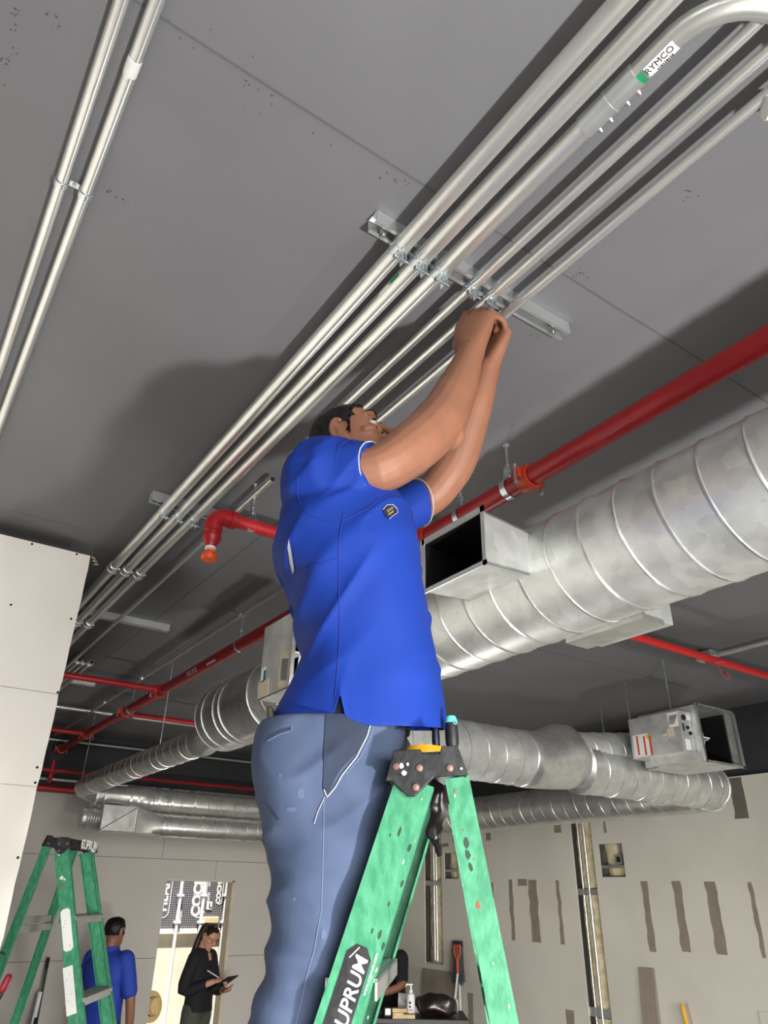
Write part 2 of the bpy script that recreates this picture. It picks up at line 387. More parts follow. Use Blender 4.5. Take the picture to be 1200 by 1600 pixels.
# unpainted strips between skim coats
def strip(y0, y1, z0, z1, m=m_bare, lean=0.):
    mb = MB(); n_ = 14; L_, R_ = [], []
    for i in range(n_+1):
        z = z0+(z1-z0)*i/n_; L_.append((y0+lean*(1-i/n_)+.012*noise.noise((z*9, y0, 1)), z)); R_.append((y1+lean*(1-i/n_)+.018*noise.noise((z*11, y1, 5)), z))
    mb.prism(L_+R_[::-1], (XR-.0015, 0, 0), EY, EZ, .0018 if False else .0016)
    o = build(mb, 'bare_strip', m, wall_right, smooth=False)
for y0, y1, z0, z1 in ((4.635, 4.705, 1.69, 2.24), (4.29, 4.375, 1.71, 2.24), (3.955, 4.055, 1.71, 2.235), (3.63, 3.665, 1.71, 2.23), (6.385, 6.44, 1.69, 2.26), (6.02, 6.14, 1.69, 2.255), (5.70, 5.745, 1.69, 2.25), (6.69, 6.72, 1.8, 2.23), (6.16, 6.30, 2.2, 2.265),
                       (7.10, 7.19, .7, 1.16), (5.66, 5.76, .7, 1.16), (4.97, 5.03, .9, 1.12), (6.55, 6.60, .8, 1.15), (6.69, 6.77, 2.66, 2.74), (5.60, 5.70, 2.69, 2.95), (5.02, 5.05, 2.66, 2.92), (7.3, 7.36, 2.66, 2.9), (7.45, 7.59, 2.62, 2.66)):
    strip(y0, y1, z0, z1)
strip(3.54, 3.66, 2.70, 3.02, m_bare2)
mb = MB(); mb.bb((XR-.012, 2.6, .5), (XR-.001, 3.78, 1.36)); build(mb, 'drywall_board', m_wallR, wall_right, smooth=False)

# ---- near partition of unpainted boards on the left
PY, PX = 3.47, .612
mb = MB(); mb.bb((-7, PY+.013, ZF), (PX-.006, PY+.12, 3.52)); wall_left = struct(build(mb, 'wall_left', m_gyp, smooth=False))
for (z0, z1) in ((ZF, .95), (.95, 1.87), (1.87, 2.475), (2.475, 2.865), (2.865, 3.548)):
    mb = MB(); n_ = 10; ed = []
    for i in range(n_+1):
        z = z0+.0012+(z1-z0-.0024)*i/n_; ed.append((PX+.004*noise.noise((z*23, 1, 4))-(.004 if i in (0, n_) else 0), z))
    mb.prism([(-6.5, z0+.0012)]+ed+[(-6.5, z1-.0012)], (0, PY+.0125, 0), EX, EZ, .0125)
    build(mb, 'drywall_board', m_gyp, wall_left, smooth=False)
for px, py in ((50, 850), (120, 866), (17, 945), (111, 967), (90, 1082), (58, 1199), (55, 1223), (28, 1340), (2, 1488), (6, 1490)):
    p = ony(px, py, PY); mb = MB(); mb.lathe([(.0055, -.0004), (.0055, .001)], p, -EY, 10); build(mb, 'screw_head', m_blk, wall_left)
mb = MB()
for i in range(3):
    p = ony(146+i*2, 872+i*5, PY+.03); mb.box(p, (.022, .006, .005), (nrm((1, .2, .3*i-.3)), EY, EZ))
build(mb, 'torn_paper_edge', m_tape, wall_left, smooth=False)

# ================================================================== OUTSIDE, seen through the doorway
YE = 10.2
m_mem = mat('printed membrane', (66, 64, 70), .7)
nt = m_mem.node_tree; tc = nt.nodes.new('ShaderNodeTexCoord'); mp = nt.nodes.new('ShaderNodeMapping'); mp.inputs['Rotation'].default_value = (math.pi/2, 0, 0)
br = nt.nodes.new('ShaderNodeTexBrick'); br.offset = 0; br.inputs['Scale'].default_value = 1; br.inputs['Brick Width'].default_value = .026; br.inputs['Row Height'].default_value = .026; br.inputs['Mortar Size'].default_value = .0016
br.inputs['Color1'].default_value = (*lin((70, 67, 73)), 1); br.inputs['Color2'].default_value = (*lin((62, 60, 66)), 1); br.inputs['Mortar'].default_value = (*lin((170, 168, 172)), 1)
nt.links.new(tc.outputs['Object'], mp.inputs[0]); nt.links.new(mp.outputs[0], br.inputs[0]); nt.links.new(br.outputs[0], nt.nodes['Principled BSDF'].inputs[0])
m_ext = mat('pale render', (232, 222, 200), .9, var=.05, vscale=6, bump=.1)
mb = MB(); mb.bb((1.5, YE+.02, 0), (7.5, YE+.2, 4.2)); ext = struct(build(mb, 'wall_outside', m_ext, smooth=False))
mb = MB(); mb.bb((0, YB+.15, -.02), (9, YE+.3, .1)); struct(build(mb, 'ground_outside', mat('pale paving', (214, 206, 190), .9, var=.06), smooth=False))
z_m = ony(255, 1451, YE)[2]
mb = MB(); mb.bb((2.6, YE-.012, z_m), (5.6, YE+.02, 3.4)); mem = build(mb, 'printed_membrane', m_mem, ext, smooth=False)
mb = MB(); mb.bb((2.6, YE-.04, z_m-.055), (5.6, YE+.02, z_m)); build(mb, 'batten', mat('white batten', (240, 236, 226), .7), ext, smooth=False)
def wtext(s, px, py, size, bold): text(s, size, ony(px, py, YE-.014), EZ, -EX, m_sticker, mem, .001, bold)
wtext('COCH', 309.2, 1399, .165, .008); wtext('COCH', 342.3, 1395, .088, .004); wtext('HLAI', 257, 1402, .15, .006)
def pill(px0, px1, pyb):
    a = ony(px0, pyb, YE-.014); b = ony(px1, pyb, YE-.014); xc = (a[0]+b[0])/2; r = abs(b[0]-a[0])/2
    pts = [A3(xc-r, YE-.014, 3.2)]+[A3(xc-r*math.cos(math.pi*i/12), YE-.014, a[2]+r-r*math.sin(math.pi*i/12)) for i in range(13)]+[A3(xc+r, YE-.014, 3.2)]
    mb = MB(); mb.tube(pts, .005, 5); build(mb, 'printed_outline', m_sticker, mem)
pill(299, 318, 1434); pill(338, 346, 1413); pill(245, 262, 1434)
for px, py0, py1 in ((277, 1397, 1412), (282, 1394, 1411), (275, 1420, 1440), (281, 1421, 1440), (325, 1394, 1410), (327, 1376, 1385)):   # small lines of print, too small to read
    a = ony(px, py1, YE-.0135); b = ony(px, py0, YE-.0135); mb = MB(); k = 9
    for i in range(k):
        z = a[2]+(b[2]-a[2])*(i+.5)/k; mb.box((a[0]+random.uniform(-.004, .004), YE-.0135, z), (.026, .002, (b[2]-a[2])/k*.6))
    o = build(mb, 'printed_line', m_sticker, mem, smooth=False); o['kind'] = 'stuff'
m_bat = mat('white pipe', (240, 240, 242), .5)
for i, (px, n_) in enumerate(((276.5, 'left'), (309.5+4, 'middle'), (349, 'right'))):
    p = ony(px, 1440, YE-.05); mb = MB(); mb.tube([(p[0], YE-.05, .1), (p[0], YE-.05, 3.3)], .022, 12)
    o = tag(build(mb, 'wall_pipe', m_bat), ['white vertical pipe on outside wall at the left of the doorway', 'white vertical pipe on outside wall just behind the standing woman', 'white vertical pipe on outside wall by the right door jamb'][i], 'pipe', 'white pipes outside the doorway')
    for py in (1399, 1441):
        z = ony(px, py, YE-.05)[2]; mb = MB(); mb.box((p[0], YE-.05, z), (.085, .06, .03)); build(mb, 'clip', m_bat, o, smooth=False, bevel=.005)
a = ony(313, 1432, YE-.05); b = ony(346, 1425, YE-.05)
mb = MB(); mb.bb((a[0]+.03, YE-.07, a[2]-.085), (b[0]-.03, YE-.02, a[2]-.0), 0); tag(build(mb, 'vent_cover', mat('beige vent', (222, 200, 160), .7), smooth=False, bevel=.015), 'beige vent cover fixed between two white pipes outside', 'vent')
a = ony(327, 1415, YE-.02); mb = MB(); mb.box(a, (.075, .012, .09)); o = tag(build(mb, 'paper_notice', m_sticker, smooth=False), 'small white notice on the black membrane outside', 'notice')
mb = MB(); mb.box(a+A3(0, -.008, .005), (.012, .004, .05)); mb.box(a+A3(.015, -.008, -.02), (.03, .004, .012)); build(mb, 'printed_mark', m_ink, o, smooth=False)
# straw hat on the outside wall
hp = ony(236, 1573, 9.0); t = thing('straw_hat', hp, 'tan straw hat at the left edge of the doorway', 'hat'); m_straw = mat('straw', (232, 200, 140), .8, var=.1, vscale=60)
mb = MB(); mb.lathe([(.14, 0), (.145, .006), (.09, .012), (.085, .02)], hp, nrm((.4, -1, .15)), 28); build(mb, 'brim', m_straw, t)
mb = MB(); mb.lathe([(.088, .01), (.086, .05), (.075, .085), (.03, .10), (.001, .102)], hp, nrm((.4, -1, .15)), 24); build(mb, 'crown', m_straw, t)
mb = MB(); mb.lathe([(.0895, .012), (.0885, .035)], hp, nrm((.4, -1, .15)), 24); build(mb, 'hat_band', m_blk, t)
mb = MB(); mb.tube([hp-nrm((.4, -1, .15))*.002, A3(hp[0]-.08, hp[1]+.25, hp[2]+.02), A3(hp[0]-.1, YE+.02, hp[2]+.02)], .008, 6); build(mb, 'hook', m_steel, t)

# ================================================================== CONDUITS AND CHANNELS
ZB = 3.535; RB = .0222; ZS = 3.5445; RS = .0125
XB = (.735, .80, .866); XS = (.9755, 1.040, 1.119)
def conduit(name, pts, r, m, label, cat='conduit', group=None, couple=(), hollow=None, n=20):
    t = thing(name, pts[0], label, cat, group)
    mb = MB(); mb.tube(pts, r, n); build(mb, 'tube', m, t)
    for (c, d, ln) in couple:
        c = np.array(c, float); d = nrm(d); mb = MB(); mb.lathe([(r, -ln/2), (r*1.12, -ln/2), (r*1.12, -.003), (r*1.18, -.003), (r*1.18, .003), (r*1.12, .003), (r*1.12, ln/2), (r, ln/2)], c, d, 24)
        q = build(mb, 'coupling', m_strut, t)
        S = nrm((1, 0, -.45))
        for k in (-.36, -.16, .16, .36):
            mb = MB(); o_ = c+d*ln*k+S*r*1.02; mb.lathe([(r*.28, 0), (r*.28, r*.25), (r*.2, r*.27), (r*.2, r*.45), (r*.12, r*.46)], o_, S, 10); build(mb, 'set_screw', m_steel, q)
    if hollow is not None:
        c, d = np.array(hollow[0], float), nrm(hollow[1]); mb = MB(); mb.lathe([(r*.88, .0006), (r*.88, .001)], c, d, 20); build(mb, 'open_end', m_blk, t)
    return t
names = ('leftmost of the three thick galvanized conduits under the ceiling', 'middle of the three thick galvanized conduits under the ceiling', 'thick galvanized conduit that bends to the right at the top')
for i, x in enumerate(XB):
    cp = [((x, 3.53, ZB), EY, .10), ((x, 4.5, ZB), EY, .10)]
    if i < 2: pts = [(x, -1.6, ZB), (x, 2.4, ZB), (x, 6.9, ZB)]
    else:
        R_ = .145; cx, cy = x+R_, .325; pts = [(x+1.6, cy-R_, ZB-.035), (cx, cy-R_, ZB-.035)]+[(cx-R_*math.sin(math.pi/2*k/12), cy-R_*math.cos(math.pi/2*k/12), ZB-.035*(1-k/12)) for k in range(1, 13)]+[(x, 6.9, ZB)]
        cp.append(((x, .48, ZB), EY, .135))
    t = conduit('thick_conduit', pts, RB, m_emt, names[i], 'conduit', 'thick conduits under the ceiling', cp)
    if i == 2:   # maker's sticker
        mb = MB(); n_ = 8
        def stk(y0, y1, a0, a1, m, nm, rr=RB+.0006):
            mb = MB(); g = []
            for k in range(n_+1):
                a = a0+(a1-a0)*k/n_
                for y in (y0, y1): g.append((x+rr*math.sin(a), y, ZB-rr*math.cos(a)))
            mb.add(g, [(2*k, 2*k+1, 2*k+3, 2*k+2) for k in range(n_)]); return build(mb, nm, m, t)
        stk(.33, .40, -.5, .95, m_sticker, 'sticker'); stk(.395, .416, -.5, .95, m_stkgreen, 'sticker')
        a = -.05; nn = A3(math.sin(a), 0, -math.cos(a)); tt = A3(math.cos(a), 0, math.sin(a))
        text('RYMCO', .0175, A3(x, .365, ZB)+nn*(RB+.0012), -EY, -tt, m_ink, t, .0002)
        a = .58; nn = A3(math.sin(a), 0, -math.cos(a)); tt = A3(math.cos(a), 0, math.sin(a)); mb = MB()
        for k in range(9): mb.box(A3(x, .345+k*.004, ZB)+nn*(RB+.001), (.0016 if k % 3 else .0026, .008, .0006), (EY, tt, nn))
        o = build(mb, 'barcode', m_ink, t, smooth=False)
    if i == 1:
        for y0, y1, m in ((1.10, 1.135, m_stkgreen), (1.145, 1.19, m_sticker)):
            mb = MB(); g = []
            for k in range(7):
                a = -1.5+k*.07
                for y in (y0, y1): g.append((x+(RB+.0006)*math.sin(a), y, ZB-(RB+.0006)*math.cos(a)))
            mb.add(g, [(2*k, 2*k+1, 2*k+3, 2*k+2) for k in range(6)]); build(mb, 'sticker', m, t)
names = ('thin conduit nearest the thick ones, its cut end showing behind the head', 'middle thin conduit of three, running above the raised hands', 'thin conduit on the far right of the bundle, right of the hands')
for i, (x, ye) in enumerate(zip(XS, (2.06, 2.0, 2.02))):
    conduit('thin_conduit', [(x, -1.6, ZS), (x, .9, ZS), (x, ye, ZS)], RS, m_emt, names[i], 'conduit', 'thin conduits under the ceiling', [], ((x, ye, ZS), EY))
conduit('thin_conduit', [(1.0, 2.265, ZS), (1.0, 5, ZS), (.992, 8.5, ZS)], RS, m_emt2, 'thin conduit with open cut end beside the orange sprinkler cap', 'conduit', 'thin conduits under the ceiling', [], ((1.0, 2.2655, ZS), -EY))
for i, x in enumerate((1.026, 1.066, 1.108)):
    conduit('short_conduit', [(x, 5.34, ZB), (x, 8.5, ZB)], .0145, m_emt2, ('leftmost of three far conduits with black open ends', 'middle of three far conduits with black open ends', 'rightmost of three far conduits with black open ends')[i], 'conduit', 'far conduits with open ends', [((x, 5.40, ZB), EY, .05)], ((x, 5.3395, ZB), -EY))
conduit('thin_conduit', [(1.562, 2.9, ZS), (1.562, 5, ZS), (1.545, 8.5, ZS)], RS, m_emt2, 'long thin conduit above the red main pipe in the far room', 'conduit', None, [((1.562, 3.8, ZS), EY, .05), ((1.553, 5.6, ZS), EY, .05), ((1.55, 6.6, ZS), EY, .05)])
conduit('thin_conduit', [(.6, 7.07, 3.55), (1.7, 7.07, 3.55), (5.6, 7.0, 3.55)], .016, m_emt, 'bright conduit crossing the ceiling above the far sprinkler branch', 'conduit', None, [((2.0, 7.07, 3.55), EX, .07)])
for i, ((px, py), lab) in enumerate((((300, 1201), 'conduit along the far ceiling edge above the round ducts'), ((100, 1219), 'faint conduit low at the far end beside drywall partition'))):
    p = onz(px, py, 3.5) if i == 0 else ony(px, py, 8.3); y = min(p[1], 8.5)
    conduit('far_conduit', [(.6, y, p[2]), (6.0, y, p[2])], .015, m_emt2, lab, 'conduit', None, [((4.3, y, p[2]), EX, .09)])
conduit('thin_conduit', [(4.48, 2.6, 3.55), (4.48, -1.5, 3.55)], RS*1.1, m_emt, 'single thin conduit at the right ending above the red pipe', 'conduit')
# two strapped conduits by the left edge
t0 = []
for i, x in enumerate((-.0125, .0425)):
    t0.append(conduit('strapped_conduit', [(x, -1.6, 3.583), (x, 1.3, 3.583), (x, 3.45, 3.583)], .0138, m_emt, ('left of the two strapped conduits at the upper left corner', 'right of the two strapped conduits, with white tape on it')[i], 'conduit', 'pair of strapped conduits'))
mb = MB(); mb.lathe([(.0145, -.016), (.0147, .0), (.0145, .022)], (.0425, 1.005, 3.583), EY, 20); build(mb, 'white_tape', m_sticker, t0[1])
st = thing('conduit_strap', (.015, 1.375, 3.598), 'small zinc strap holding the two left conduits', 'strap')
for x in (-.0125, .0425):
    mb = MB(); rr = []
    for k in range(13):
        a = math.pi*k/12; p = A3(x-.0155*math.cos(a), 1.375, 3.583-.0155*math.sin(a)); q = A3(x-.0172*math.cos(a), 1.375, 3.583-.0172*math.sin(a))
        rr.append([p-EY*.008, q-EY*.008, q+EY*.008, p+EY*.008])
    mb.loft(rr); build(mb, 'loop', m_clamp, st)
mb = MB(); mb.bb((.003, 1.367, 3.592), (.027, 1.383, 3.5955)); build(mb, 'tab', m_clamp, st, smooth=False)
mb = MB(); hexbolt(mb, (.015, 1.375, 3.5935), -EZ, .005, .005); build(mb, 'bolt', m_steel, st)

def channel(x0, x1, y, label, clamps=(), rods=(), zc=ZC-.001, slots=True):
    """slotted C channel against the ceiling, open side down, with conduit clamps"""
    t = thing('strut_channel', ((x0+x1)/2, y, zc), label, 'channel', 'slotted steel channels on the ceiling')
    W, H, T, LIP = .0413, .0413, .0025, .0095
    prof = [(-W/2+LIP, -H+.007), (-W/2+LIP, -H), (-W/2, -H), (-W/2, 0), (W/2, 0), (W/2, -H), (W/2-LIP, -H), (W/2-LIP, -H+.007),
            (W/2-LIP+.0018, -H+.007), (W/2-LIP+.0018, -H+T), (W/2-T, -H+T), (W/2-T, -T), (-W/2+T, -T), (-W/2+T, -H+T), (-W/2+LIP-.0018, -H+T), (-W/2+LIP-.0018, -H+.007)]
    mb = MB(); mb.prism(prof, (x0, y, zc), EY, EZ, x1-x0); build(mb, 'channel', m_strut, t, smooth=False)
    n_ = int((x1-x0)/.05)
    mb = MB()
    for k in range(n_): xx = x0+.03+k*.05; mb.box((xx, y, zc-T-.0004), (.026, .013, .0006))
    if slots: build(mb, 'slot', m_blk, t, smooth=False)
    for xx in rods:
        mb = MB(); mb.tube([(xx, y, zc-.002), (xx, y, zc-.055)], .0048, 10); hexbolt(mb, (xx, y, zc-.012), -EZ, .0095, .008); build(mb, 'anchor_bolt', m_steel, t)
    for (xx, r, zz) in clamps:
        c = A3(xx, y, zz); mb = MB(); rr = []; wd = .014 if r > .015 else .010
        for k in range(25):
            a = math.radians(130)+math.radians(280)*k/24-math.radians(0); a = math.radians(-95+10)+math.radians(340)*k/24
            rr.append([c+A3(math.cos(a)*q, s*wd, math.sin(a)*q) for q, s in ((r+.0006, -1), (r+.0026, -1), (r+.0026, 1), (r+.0006, 1))])
        mb.loft(rr)
        for s in (-1, 1):   # ears hanging under the conduit
            mb.bb((xx+s*.006-.0011+.006, y-wd, zz-r-.022), (xx+s*.006+.0011+.006, y+wd, zz-r*.9))
        mb.bb((xx-.001-r*.55, y-wd*.8, zz+r*.7), (xx+.001-r*.55, y+wd*.8, zc-H+.006)); mb.bb((xx-.001+r*.55, y-wd*.8, zz+r*.7), (xx+.001+r*.55, y+wd*.8, zc-H+.006))
        cl = build(mb, 'conduit_clamp', m_clamp, t, 30)
        mb = MB(); b0 = c+A3(-.014, 0, -r-.013); mb.tube([b0, b0+A3(.042, 0, 0)], .0028, 8); hexbolt(mb, b0+A3(.027, 0, 0), EX, .0065, .005); hexbolt(mb, b0, -EX, .006, .003); build(mb, 'clamp_bolt', m_steel, cl)
    return t
channel(.652, 1.338, 1.035, 'steel channel the worker is fastening conduits to', [(x, RB, ZB) for x in XB]+[(x, RS, ZS) for x in XS[:2]], (.685, 1.285))
channel(.668, 1.0, 2.755, 'short steel channel above the orange sprinkler cap', [(x, RB, ZB) for x in XB], (.70,))
channel(.80, 1.335, 4.405, 'bright steel channel on the ceiling beyond drywall partition corner', (), (1.28,), slots=False)
channel(1.05, 1.335, 6.145, 'farthest small bright steel channel under the ceiling', (), (1.25,), slots=False)
# white round fitting at the right edge
fx = thing('white_pipe_stub', onz(1197, 172, 3.52), 'white open pipe stub at the upper right edge', 'pipe')
p = onz(1195, 170, 3.52); dd = nrm((.5, -.45, .03))
mb = MB(); mb.lathe([(.018, 0), (.0225, 0), (.0225, .35), (.018, .35)], p, dd, 22); build(mb, 'tube', m_white, fx)
mb = MB(); mb.lathe([(.0195, .002), (.0195, .003)], p, dd, 20); build(mb, 'open_end', m_blk, fx)

# ================================================================== SPRINKLER PIPES
XM, ZM, RM = 1.635, 3.405, .0365
def pipe_coupling(y, par, x=XM, z=ZM, r=RM, axis=EY, m=m_orange):
    axis = nrm(axis); c = A3(x, y, z); S, U, _ = frame(axis); mb = MB()
    mb.lathe([(r*1.05, -.026), (r*1.3, -.026), (r*1.36, -.012), (r*1.36, .012), (r*1.3, .026), (r*1.05, .026)], c, axis, 26)
    for s in (-1, 1): mb.box(c+(S*.92+U*-.35*0)*s*r*1.5, (.028, .03, .04), (S, axis, U))
    q = build(mb, 'coupling', m, par, bevel=0)
    for s in (-1, 1):
        mb = MB(); b = c+S*s*r*1.72; mb.tube([b-U*.034, b+U*.034], .0055, 8); hexbolt(mb, b-U*.036, -U, .009, .008); hexbolt(mb, b+U*.026, U, .009, .008); build(mb, 'coupling_bolt', m_steel, q)
main = thing('sprinkler_main', (XM, 1, ZM), 'thick dark red sprinkler main running the length of the ceiling', 'pipe')
mb = MB(); mb.tube([(XM, -1.5, ZM), (XM, 3, ZM), (XM, 8.55, ZM)], RM, 28); build(mb, 'pipe', m_red, main)
for y in (1.505, 2.10, 5.36, 6.2, 7.42, 8.45): pipe_coupling(y, main)
# worn white stencil marks on the far stretch
for y, s in ((4.55, .034), (4.60, .03), (4.65, .034), (4.70, .02)):
    a = -1.15; nn = A3(math.sin(a), 0, -math.cos(a)); tt = A3(math.cos(a), 0, math.sin(a)); mb = MB(); c = A3(XM, y, ZM)+nn*(RM+.0008)
    for k in range(3): mb.box(c+tt*(k-1)*.012, (s, .005, .0006), (EY, tt, nn))
    mb.box(c+EY*(.015 if s > .03 else -.01), (.006, .026, .0006), (EY, tt, nn)); build(mb, 'stencil_mark', m_sticker, main, smooth=False)
mb = MB(); c = A3(XM, 4.3, ZM)+A3(math.sin(-.9), 0, -math.cos(-.9))*(RM+.0005); mb.box(c, (.14, .012, .0008), (nrm((0, 1, 0)), nrm((math.cos(-.9), 0, math.sin(-.9))), nrm((math.sin(-.9), 0, -math.cos(-.9))))); build(mb, 'paint_scuff', m_sticker, main, smooth=False)
def hanger(x, y, z, r, label):
    t = thing('pipe_hanger', (x, y, ZC), label, 'hanger', 'threaded rod hangers')
    mb = MB(); mb.tube([(x, y, ZC), (x, y, z+r+.025)], .0055, 8); hexbolt(mb, (x, y, ZC), -EZ, .014, .006); build(mb, 'rod', m_clamp, t)
    mb = MB(); rr = []
    pts = [(x-.008, z+r+.05)]+[(x+(r+.003)*math.sin(a)*1.0, z+(r+.003)*math.cos(a)) for a in [-.35-(2*math.pi-.7)*k/22 for k in range(23)]]+[(x+.008, z+r+.05)]
    for i, (a, b) in enumerate(pts): rr.append([A3(a, y-.013, b), A3(a*1.0+.0, y-.013, b+.0025), A3(a, y+.013, b+.0025), A3(a, y+.013, b)])
    mb.loft(rr); build(mb, 'ring', m_clamp, t)
    mb = MB(); hexbolt(mb, (x, y, z+r+.03), EZ, .0105, .01); hexbolt(mb, (x, y, z+r+.055), EZ, .0105, .01); build(mb, 'nut', m_steel, t)
    return t
hanger(XM, 1.60, ZM, RM, 'rod hanger left of the orange coupling on red main')
hanger(XM, 1.87, ZM, RM, 'rod hanger above the open square duct tap')
hanger(XM, 3.93, ZM, RM, 'rod hanger left of the fan box with blue sticker')
hanger(XM, 6.05, ZM, RM, 'rod hanger at the far coupling of the red main')
# front branch with pendent drop
BY = 2.43; BX = .845
br_ = thing('sprinkler_branch', (BX, BY, ZM), 'red branch pipe ending in elbow with orange capped sprinkler', 'pipe')
mb = MB(); mb.tube([(XM-.03, BY, ZM), (BX+.05, BY, ZM)], .0258, 22); build(mb, 'pipe', m_red, br_)
mb = MB(); R_ = .045
mb.tube([(BX+.075, BY, ZM), (BX+.05, BY, ZM)]+[(BX+R_-R_*math.sin(math.pi/2*k/8), BY, ZM-R_+R_*math.cos(math.pi/2*k/8)) for k in range(9)]+[(BX, BY, ZM-.06)], [.032]*1+[.034]*10+[.034], 22)
mb.lathe([(.026, -.012), (.037, -.012), (.037, .012), (.026, .012)], (BX+.075, BY, ZM), EX, 22); build(mb, 'elbow', m_red, br_)
mb = MB(); mb.lathe([(.03, 0), (.037, .004), (.037, .018), (.031, .022), (.031, .032), (.036, .036), (.036, .052), (.026, .066), (.022, .085)], (BX, BY, ZM-.055), -EZ, 24); build(mb, 'reducer', m_red, br_)
mb = MB(); mb.lathe([(.021, 0), (.021, .012), (.014, .013), (.014, .02)], (BX, BY, ZM-.138), -EZ, 18); build(mb, 'thread_tape', m_white, br_)
mb = MB(); mb.lathe([(.014, 0), (.017, .008), (.018, .018), (.030, .02), (.031, .034), (.027, .042), (.001, .043)], (BX, BY, ZM-.152), -EZ, 12); build(mb, 'protective_cap', m_cap, br_, 30)
hanger(1.0, BY, ZM, .0258, 'rod hanger on the branch pipe beside the capped sprinkler')
def branch(y, x0, x1, z, r, label, m=m_red):
    t = thing('sprinkler_branch', (x0, y, z), label, 'pipe', 'red branch pipes'); mb = MB(); mb.tube([(x0, y, z), (x1, y, z)], r, 18); build(mb, 'pipe', m, t)
    if abs(x1-XM) < .2 or abs(x0-XM) < .2:
        xx = x1 if abs(x1-XM) < .2 else x0; s = -1 if xx < XM else 1
        mb = MB(); mb.lathe([(r*1.1, 0), (r*1.35, .002), (r*1.35, .04), (r*1.1, .045)], (XM+s*.03, y, z), EX*s, 18); mb.lathe([(RM*1.12, -.05), (RM*1.2, -.04), (RM*1.2, .04), (RM*1.12, .05)], (XM, y, ZM), EY, 22); build(mb, 'tee', m, t)
    return t
branch(5.30, .3, XM-.03, ZM, .0215, 'red branch pipe running left from the main, nearest of two')
branch(7.40, .3, XM-.03, ZM, .0215, 'red branch pipe running left from the main, the farther one')
branch(6.27, XM+.03, 2.7, ZM, .0215, 'short red branch pipe running right above the narrow duct')
branch(2.40, 1.8, 5.9, 3.405, .0235, 'bright red pipe crossing the ceiling at the right under the duct', m_red2)
p = ony(300, 1224, 8.0); branch(8.0, .6, 6.0, p[2], .017, 'thin red pipe high along the far wall above ducts')
p = ony(80, 1232, 8.4); branch(8.4, .3, 3.2, p[2], .03, 'red pipe lying on top of the far drywall')
t = thing('sprinkler_drop', ony(79, 1212, 8.0), 'small red sprinkler drop beside the partition edge', 'sprinkler'); p = ORG[t.name]
mb = MB(); mb.lathe([(.022, -.1), (.022, 0), (.03, .004), (.03, .02), (.022, .03), (.022, .05), (.03, .054), (.03, .075), (.018, .09), (.018, .11)], p+A3(0, 0, .05), -EZ, 16); build(mb, 'fitting', m_red, t)
mb = MB(); mb.tube([p+A3(0, 0, .12), A3(p[0], p[1], ony(300, 1224, 8.0)[2])], .016, 12); build(mb, 'pipe', m_red, t)
# loose red wire and small box at the end of the right conduit
wp = onz(1108, 1021, 3.55); mb = MB(); mb.box((4.48, 2.66, 3.56), (.09, .12, .06)); tag(build(mb, 'junction_box', m_emt, smooth=False, bevel=.006), 'small metal junction box above the bright red pipe', 'box')
wz = [(1096, 1029), (1105, 1036), (1120, 1037), (1132, 1034), (1118, 1036), (1125, 1047), (1128, 1051), (1135, 1050), (1141, 1059), (1136, 1062), (1130, 1056), (1127, 1050)]
mb = MB(); mb.tube([onz(a, b, 3.40-.012*i) for i, (a, b) in enumerate(wz)], .0035, 6); tag(build(mb, 'red_wire', mat('red wire', (214, 60, 84), .5)), 'thin red wire dangling under the bright red pipe', 'wire')
# ================================================================== AIR DUCTS
def spiral(mb_body, mb_seam, p0, p1, r, pitch, n=44, sr=.0045, phase=0.):
    p0 = np.array(p0, float); p1 = np.array(p1, float); S, U, D = frame(p1-p0); Ln = np.linalg.norm(p1-p0)
    mb_body.tube([p0, p1], r, n)
    k = max(8, int(Ln/pitch*36)); pts = []
    for i in range(k+1):
        a = 2*math.pi*i/36+phase; pts.append(p0+D*min(Ln, pitch*i/36)+(S*math.cos(a)+U*math.sin(a))*r)
    mb_seam.tube(pts, sr, 5)
def band(mb, c, axis, r, w_=.03, h=.004): mb.lathe([(r, -w_/2), (r+h, -w_/2), (r+h, w_/2), (r, w_/2)], c, axis, 44)
def bead(mb, c, axis, r, q=.006): mb.tube(ring(c, axis, r, q, 44), q, 6, closed=True)
XD, ZD, RD = 1.648, 3.0, .185
t = thing('spiral_duct', (XD, 1, ZD), 'large galvanized spiral duct hanging under the red main', 'duct'); D_main = t
b, s = MB(), MB(); spiral(b, s, (XD, -1.6, ZD), (XD, 3.35, ZD), RD, .1283, phase=2.2); build(b, 'duct_body', m_duct, t); build(s, 'spiral_seam', m_seam, t)
mb = MB(); mb.lathe([(RD, 0), (RD, .62), (RD+.004, .62), (RD+.004, .70), (.16, .72), (.11, .86), (.092, .98)], (XD, 3.35, ZD), EY, 48)
for v_i in range(len(mb.v)):
    x, y, z = mb.v[v_i]
    if y > 4.06: mb.v[v_i] = (x, y, z-(y-4.06)/.27*.089)
build(mb, 'reducer', m_seam, t)
for y in (3.36, 3.72, 3.80, 3.96, 4.05): mb = MB(); bead(mb, (XD, y, ZD), EY, RD+.002, .005); build(mb, 'ring_bead', m_seam, t)
